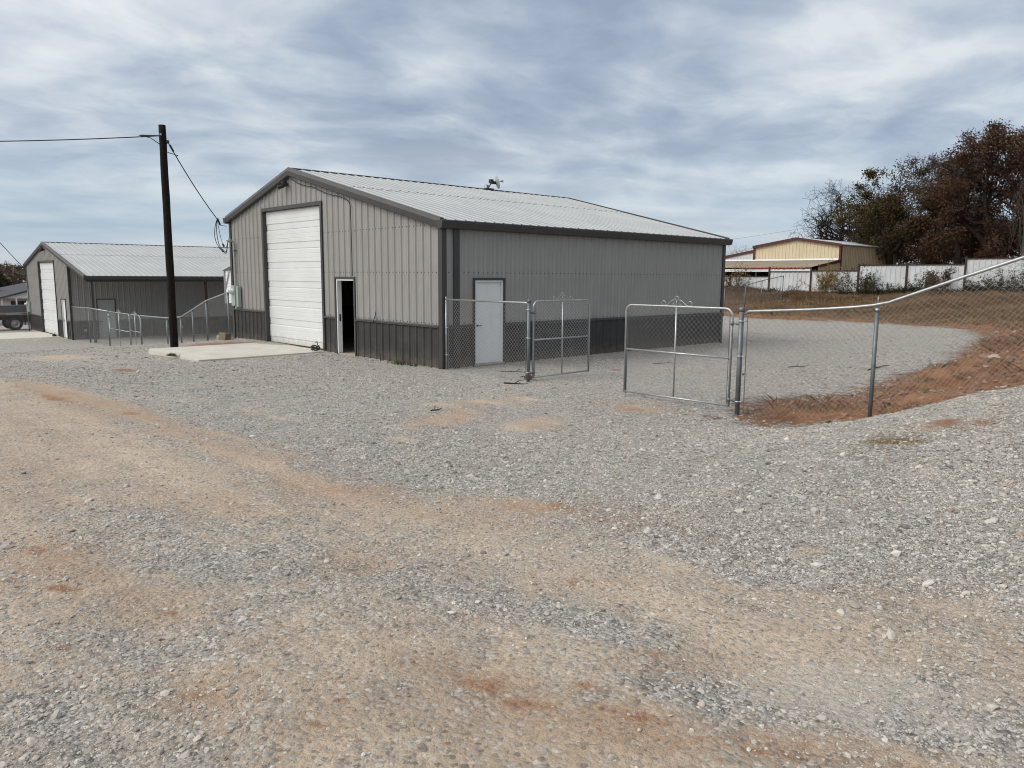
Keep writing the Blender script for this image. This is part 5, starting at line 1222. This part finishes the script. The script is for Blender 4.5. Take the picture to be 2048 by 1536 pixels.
shrub(39.0, -1.0, 1.3, 2.0, 'leaf_green', 'spreading green shrub before the highest white panel', 10, 1100, .10, 18)
shrub(38.9, -2.6, 1.8, 2.2, 'leaf_green', 'taller loose green shrub at the right edge, before the highest panel', 11, 1300, .10, 22)
shrub(38.9, 11.3, .9, 1.3, 'leaf_mauve', 'small gray dry shrub before the white panel next to the tallest post', 12, 300, .07, 14)
shrub(39.2, 3.7, .9, 1.0, 'leaf_mauve', 'small dry grayish shrub beside the brown post', 13, 250, .07, 12)

# dead grass on the bank, straw on the mound
def grass_patch(name, label, pts, hmed, nb, seed, width=.02, lean=.5, m_='grass'):
    rr = np.random.default_rng(seed); n = len(pts)
    c = np.repeat(pts, nb, 0) + np.concatenate([rr.normal(size=(n * nb, 2)) * .09, np.zeros((n * nb, 1))], 1)
    N = len(c); h = np.repeat(hmed, nb) * rr.uniform(.5, 1.3, N); a = rr.uniform(0, 6.28, N)
    ln = rr.uniform(.1, lean * 2, N) * h; tip = c + np.stack([np.cos(a) * ln, np.sin(a) * ln, h], 1)
    wv = np.stack([-np.sin(a), np.cos(a), np.zeros(N)], 1) * width * rr.uniform(.6, 1.4, N)[:, None]
    midp = c * .5 + tip * .5 + np.array([0, 0, 1]) * (h * .12)[:, None]
    V = np.stack([c - wv * .5, c + wv * .5, midp + wv * .35, tip, midp - wv * .35], 1).reshape(-1, 3)
    F = np.arange(5 * N).reshape(-1, 5)
    o = np_mesh(name, V, F, M[m_]); tag(o, label, 'grass', None, 'stuff'); return o
rr = np.random.default_rng(77)
n = 34000
gx = rr.uniform(24, 40, n); gy = rr.uniform(-9, 20, n)
so = poly_sd(SOIL, gx, gy); far_ = np.clip((gx - 29) / 4, 0, 1)
k = ((so > 1.2) | (gx > 30)) & (rr.uniform(size=n) < .25 + .75 * far_ * (vnoise(gx, gy, .5, 61) + .3)) & (gx < 39.8)
gx, gy = gx[k], gy[k]
tall = np.clip((gx - 33) / 5, 0, 1) * (.35 + .65 * np.clip((gy - 5) / 6, 0, 1))
grass_patch('dry_grass', 'dead tawny grass growing over the bank below the panel fence', np.stack([gx, gy, gz(gx, gy) - .01], 1), (.12 + .34 * tall * (.5 + vnoise(gx, gy, .4, 62))), 9, 5, .04, .45)
n = 16000
gx = rr.uniform(.3, 30, n); gy = rr.uniform(-20, -6.5, n); so = poly_sd(SOIL, gx, gy)
k = (so > .35) & (rr.uniform(size=n) < np.where(so > 2.5, .7, .16)) & (vnoise(gx, gy, .6, 63) > .42)
gx, gy = gx[k], gy[k]
grass_patch('bank_grass', 'sparse dead grass tufts on the red clay bank at the right', np.stack([gx, gy, gz(gx, gy) - .01], 1), (.08 + .12 * vnoise(gx, gy, .8, 64)), 8, 6, .016, .9)
gx = rr.normal(size=110) * .30 - 2.55; gy = rr.normal(size=110) * .10 - 10.9
BX, BY = BLOBS['s'][0][:2]
gx = gx + 2.55 + BX; gy = gy + 10.9 + BY
grass_patch('straw_tuft', 'flattened straw-colored grass patch on the gravel mound', np.stack([gx, gy, gz(gx, gy) + .004], 1), np.full(len(gx), .012), 6, 8, .005, 3.5)
rb = np.random.default_rng(5); n = 420
bx = rb.uniform(38.2, 39.7, n); by = rb.uniform(-12, 22, n); k = vnoise(bx * .3, by, .45, 91) > .40; bx, by = bx[k], by[k]
o = grass_patch('brush', 'dark tangled brush along the foot of the panel fence', np.stack([bx, by, gz(bx, by) - .02], 1), .22 + .45 * vnoise(bx, by, .7, 92), 14, 12, .035, .55, 'leaf_green'); o['category'] = 'brush'
# weeds at the wall foot
def weed(x, y, z, r_, h, label, seed, nb=80):
    rr_ = np.random.default_rng(seed); P = np.stack([x + rr_.normal(size=nb) * r_ * .35, y + rr_.normal(size=nb) * r_, np.full(nb, z)], 1)
    a = rr_.uniform(0, 6.28, nb); hh = rr_.uniform(.4, 1.2, nb) * h; tip = P + np.stack([np.cos(a) * hh * .7, np.sin(a) * hh * .7, hh], 1)
    wv = np.stack([-np.sin(a), np.cos(a), np.zeros(nb)], 1) * .012
    V = np.stack([P - wv, P + wv, tip], 1).reshape(-1, 3); c = V.mean(0); c[2] = z
    o = np_mesh('weed', V - c, np.arange(3 * nb).reshape(-1, 3), M['weed']); o.location = c; tag(o, label, 'weed', 'weeds in the gravel'); return o
weed(-.16, 1.55, -.02, .30, .12, 'low green weed against the charcoal wainscot near the building corner', 1, 150)
weed(-.14, .98, -.02, .10, .07, 'small dry weed nearest the building corner', 2, 50)
weed(-3.85, 7.1, .0, .12, .09, 'little green weed at the front edge of the concrete apron', 3, 90)

# ------------------------------------------------------------------ left background
HX, HY = 8.6, 80.3
hz = -3.35
t = thing('white_house', (HX, HY, hz), 'low white house with dark gray shingle hip roof, behind the flatbed truck', 'house')
def rot(mb, c=(HX, HY), a=math.radians(-20)):
    ca, sa = math.cos(a), math.sin(a); out = MB()
    out.add([(c[0] + x * ca - y * sa, c[1] + x * sa + y * ca, z) for x, y, z in mb.v], mb.f); return out
ez = -.36
obj('wall', rot(MB().box(-9, 7, 0, 9, hz - .5, ez)), M['housewhite'], t)
rf = MB().add([(-9.5, -.5, ez), (7.5, -.5, ez), (7.5, 9.5, ez), (-9.5, 9.5, ez), (-3.5, 4.5, ez + 1.5), (2.6, 4.5, ez + 1.5)], [(0, 1, 5, 4), (1, 2, 5), (2, 3, 4, 5), (3, 0, 4), (3, 2, 1, 0)])
roof = obj('roof', rot(rf), M['shingle'], t)
obj('fascia', rot(MB().box(-9.52, 7.52, -.55, -.5, ez - .14, ez + .02)), M['housewhite'], roof)
obj('gable', rot(MB().add([(-4.6, -1.6, ez - .05), (.4, -1.6, ez - .05), (-2.1, -1.6, ez + .65), (-4.6, 3, ez - .05), (.4, 3, ez - .05), (-2.1, 3, ez + .65)], [(0, 1, 2), (0, 2, 5, 3), (1, 4, 5, 2), (0, 3, 4, 1)])), M['housewhite'], t)
obj('porch_roof', rot(MB().extrude([(-4.9, -1.9, ez - .12), (-2.1, -1.9, ez + .70), (.7, -1.9, ez - .12), (.7, -1.9, ez - .02), (-2.1, -1.9, ez + .82), (-4.9, -1.9, ez - .02)], (0, 5, 0))), M['shingle'], t)
for x in (-4.5, -3.2, -1.0, .3): obj('porch_post', rot(MB().box(x - .07, x + .07, -1.6, -1.46, hz - .4, ez - .05)), M['housewhite'], t)
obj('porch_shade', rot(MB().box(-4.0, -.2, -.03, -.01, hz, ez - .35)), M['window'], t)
for x in (-8.3, -7.4, -6.2, -5.4, 2.2, 5.0):
    w = obj('window', rot(MB().box(x - .32, x + .32, -.05, -.01, ez - 1.75, ez - .25)), M['window'], t)
    obj('window_frame', rot(MB().box(x - .40, x - .33, -.06, 0, ez - 1.8, ez - .2).box(x + .33, x + .40, -.06, 0, ez - 1.8, ez - .2)), M['white'], w)
obj('vent_pipe', rot(MB().tube([(-5.6, 1.8, ez + .4), (-5.6, 1.8, ez + .95), (-5.3, 1.8, ez + 1.25)], .08, 6).bbox(-5.8, -5.25, 1.7, 1.95, ez + .75, ez + 1.1, .05)), M['blackmetal'], t)

# flatbed truck behind the fence stub; its cab is past the left edge
TX, TY = -.55, 48.2
TZ = gz1(TX, TY)
t = thing('flatbed_truck', (TX - 1.5, TY + 1, TZ), 'flatbed truck with a gray headboard box and black dual wheels, beyond the fence stub', 'truck')
def wheel(x, y, label=None):
    w = obj('wheel', MB().lathe([(.02, -.02), (.26, -.05), (.27, -.13), (.40, -.14), (.455, -.09), (.465, 0), (.455, .09), (.40, .14), (.27, .13), (.26, .05), (.02, .02)], (x, y, TZ + .46), (0, -1, 0), 28), M['black'], t, True)
    obj('rim', MB().lathe([(.26, .06), (.272, .145), (.25, .15), (.225, .08), (.15, .06), (.14, .09), (.07, .13), (.0, .14)], (x, y, TZ + .46), (0, -1, 0), 24), M['alu'], w, True)
for x in (TX, TX - 4.3):
    for y in (TY, TY + 2.0): wheel(x, y)
obj('bed', MB().bbox(TX - 2.9, TX + 1.9, TY - .25, TY + 2.25, TZ + 1.08, TZ + 1.24, .02), M['alu'], t)
obj('frame', MB().box(TX - 6, TX + 1.7, TY + .55, TY + .75, TZ + .7, TZ + 1.08).box(TX - 6, TX + 1.7, TY + 1.25, TY + 1.45, TZ + .7, TZ + 1.08).box(TX - 2.8, TX + 1.8, TY - .2, TY + 2.2, TZ + .98, TZ + 1.08), M['blackmetal'], t)
obj('side_panel', MB().bbox(TX - 1.6, TX + 1.75, TY - .22, TY - .14, TZ + 1.24, TZ + 1.74, .015), M['truckgray'], t)
obj('tool_box', MB().bbox(TX - 2.7, TX - 1.0, TY - .2, TY + .35, TZ + .32, TZ + .88, .02), M['alu'], t)
obj('mud_flap', MB().box(TX + .60, TX + .62, TY - .16, TY + .2, TZ + .35, TZ + .95), M['black'], t)
obj('bumper', MB().bbox(TX + 1.65, TX + 1.85, TY - .2, TY + 2.2, TZ + .55, TZ + .75, .02), M['truckgray'], t)
obj('marker_light', MB().box(TX - .9, TX - .55, TY - .262, TY - .249, TZ + 1.12, TZ + 1.19).box(TX + .4, TX + .75, TY - .262, TY - .249, TZ + 1.12, TZ + 1.19), M['rust'], t)
obj('headboard', MB().bbox(TX - 2.9, TX - 2.8, TY - .2, TY + 2.2, TZ + 1.24, TZ + 2.2, .02), M['truckgray'], t)
cb = obj('cab', MB().extrude([(TX - 6.3, TY - .1, TZ + .55), (TX - 3.05, TY - .1, TZ + .55), (TX - 3.05, TY - .1, TZ + 2.25), (TX - 4.5, TY - .1, TZ + 2.25), (TX - 5.0, TY - .1, TZ + 1.55), (TX - 6.25, TY - .1, TZ + 1.4)], (0, 2.15, 0)), M['white'], t)
obj('window', MB().extrude([(TX - 4.75, TY - .11, TZ + 1.55), (TX - 3.3, TY - .11, TZ + 1.55), (TX - 3.3, TY - .11, TZ + 2.08), (TX - 4.5, TY - .11, TZ + 2.08)], (0, -.01, 0)), M['window'], cb)

# cedar and the wooded hill behind
def cedar(x, y, h, w, label, seed, n=9000):
    rr = np.random.default_rng(seed); z = gz1(x, y) - .2
    t = thing('cedar_tree', (x, y, z), label, 'tree', 'cedars left of the second building')
    obj('trunk', MB().tube([(x, y, z), (x + .1, y, z + h * .5), (x, y, z + h * .92)], [.22, .14, .03], 7), M['bark'], t)
    u = rr.uniform(0, 1, n) ** .8; a = rr.uniform(0, 6.28, n)
    lob = 1 + .3 * np.sin(a * 3 + seed) * np.sin(u * 9) + .18 * np.sin(a * 7 + u * 14)
    r_ = w / 2 * np.sin(np.clip(.16 + u * .86, 0, 1) * math.pi) ** .75 * (1 - u * .45) * lob * np.sqrt(rr.uniform(.25, 1, n))
    P = np.stack([x + r_ * np.cos(a), y + r_ * np.sin(a), z + h * (.06 + .94 * u)], 1) + rr.normal(size=(n, 3)) * .12
    V, F = leaf_quads(P, .26, rr, .5); np_mesh('crown', V, F, M['cedar'], t)
cedar(7.0, 104, 6.9, 6.6, 'dark green cedar above the roof of the white house', 5)
cedar(1.0, 103, 6.2, 6.0, 'dark cedar beyond the white house, further left', 6)
def far_wood():
    rr = np.random.default_rng(9); Ps = []; A = []; B = []
    for k in range(900):
        x = rr.uniform(-140, 75); y = rr.uniform(175, 275)
        if abs(x - (y - 100) * -.1) > 130: continue
        z = float(ground_z([x], [y])[0]); h = rr.uniform(3.5, 6); w = rr.uniform(3.5, 6.5)
        n = 95; u = rr.normal(size=(n, 3)); u /= np.linalg.norm(u, axis=1, keepdims=True); u *= rr.uniform(.4, 1, (n, 1)) ** .5
        Ps.append(np.array([x, y, z + h * .6]) + u * np.array([w / 2, w / 2, h * .45]))
        for q in range(7):
            e = rr.normal(size=3) * np.array([w * .3, w * .3, 0]); A.append((x, y, z)); B.append((x + e[0], y + e[1], z + h * rr.uniform(.85, 1.2)))
    P = np.concatenate(Ps); V, F = leaf_quads(P, .85, rr, .8)
    V2, F2 = prisms(A, B, .10, .03, 3)
    o = np_mesh('far_wood', np.vstack([V, V2]), np.vstack([F, F2 + len(V)]), M['wood_far'])
    tag(o, 'brown leafless wood covering the far hillside at the left', 'wood', None, 'stuff')
far_wood()

# ------------------------------------------------------------------ small things lying about
z_ = lambda x, y: gz1(x, y)
bk = MB().bbox(-.10, .10, -.34, .34, -.13, .13, .015)
def placed(mb, loc, rz, ry=0):
    mt_ = Matrix.Translation(loc) @ Matrix.Rotation(rz, 4, 'Z') @ Matrix.Rotation(ry, 4, 'Y'); out = MB(); out.add([(mt_ @ Vector(v))[:] for v in mb.v], mb.f); return out
solo('timber_block', placed(bk, (-.52, 11.72, z_(-.5, 11.7) + .10), math.radians(-4), math.radians(8)), M['timber'], 'weathered timber block lying by the left corner of the near building', 'timber block')
solo('stone_block', placed(MB().bbox(-.1, .1, -.13, .13, -.1, .1, .03), (-.42, 12.28, z_(-.4, 12.3) + .06), .5), M['slab'], 'small gray stone block beside the weathered timber block', 'block')
# coil of cable by the overhead door
cc = []
for k in range(60):
    a = k * .62; cc.append((-.28 + .10 * math.cos(a) * (1 + .15 * math.sin(k)), 5.72 + .17 * math.sin(a), .05 + .0022 * k + .02 * math.sin(k * 1.7)))
cc += [(-.25, 5.66, .2), (-.22, 5.72, .30), (-.24, 5.78, .26)]
solo('cable_coil', MB().tube(cc, .013, 5), M['black'], 'tangled black coil of cable at the corner of the overhead door', 'coil')
solo('cable_coil', MB().tube([(-.35 + .1 * math.cos(k * .6), 37.75 + .12 * math.sin(k * .6), -1.52 + .002 * k) for k in range(50)] + [(-.3, 37.7, -1.3)], .016, 5), M['black'], 'small dark coil on the apron of the second building', 'coil')
def stick(x, y, L, a, r_, label, seed, fork=True):
    rr_ = random.Random(seed); pts = []
    for k in range(6):
        s = (k / 5 - .5) * L; xx = x + s * math.cos(a) + rr_.uniform(-.02, .02); yy = y + s * math.sin(a) + rr_.uniform(-.02, .02)
        pts.append((xx, yy, z_(xx, yy) + r_ + .015 + rr_.uniform(0, .02)))
    mb = MB().tube(pts, [r_, r_, r_ * .9, r_ * .8, r_ * .6, r_ * .3], 5)
    if fork:
        p = pts[2]; e = a + .7
        mb.tube([p, (p[0] + .12 * math.cos(e), p[1] + .12 * math.sin(e), p[2] + .05), (p[0] + .22 * math.cos(e), p[1] + .22 * math.sin(e), p[2] + .04)], [r_ * .6, r_ * .5, r_ * .2], 4)
    solo('stick', mb, M['bark'], label, 'stick', 'sticks on the gravel')
import itertools
for i, (x, y, L, a, r_, lb) in enumerate([
    (-.62, -3.25, .52, -.75, .016, 'flat brown stick in front of the gate post by the open leaf'),
    (.85, -1.75, .85, -1.1, .010, 'dark twig trailing through the gravel behind the short fence panel'),
    (.55, -2.45, .45, -.6, .011, 'dark forked twig by the foot of the gate post'),
    (5.2, -2.6, .6, -.3, .010, 'thin twig on the gravel beyond the open gate leaf'),
    (7.0, -5.4, .55, -.6, .012, 'dark twig on the gravel seen through the fence, left of the tall post'),
    (7.6, -7.1, .8, -.2, .018, 'longer dark branch lying where gravel meets the red bank'),
    (4.6, -5.3, .35, .4, .011, 'short dark twig on the gravel behind the shut gate'),
    (-3.95, -5.0, .28, .2, .012, 'small dark twig alone in the middle of the yard'),
    (11.5, -9.5, .9, -.4, .015, 'long thin stick on the red bank')]): stick(x, y, L, a, r_, lb, i)
bm = bmesh.new(); bmesh.ops.create_icosphere(bm, subdivisions=3, radius=1)
rk = MB(); zq = z_(9.5, -9)
for v in bm.verts: v.co = Vector((v.co.x * .13, v.co.y * .17, v.co.z * .09)) * (1 + .25 * math.sin(v.co.x * 3 + 1) * math.cos(v.co.y * 4) + .1 * math.sin(v.co.z * 9 + v.co.x * 7))
rk.add([(9.5 + v.co.x, -9 + v.co.y, zq + .05 + v.co.z) for v in bm.verts], [[v.index for v in f.verts] for f in bm.faces]); bm.free()
solo('rock', rk, M['slab'], 'pale rounded rock on the red clay bank', 'rock', None, True)
solo('rag', MB().extrude([(.18, -2.62, .02), (.30, -2.55, .05), (.36, -2.7, .03), (.24, -2.80, .02)], (0.02, 0, .05)), M['redsteel'], 'dark red scrap of cloth by the foot of the gate post', 'scrap')
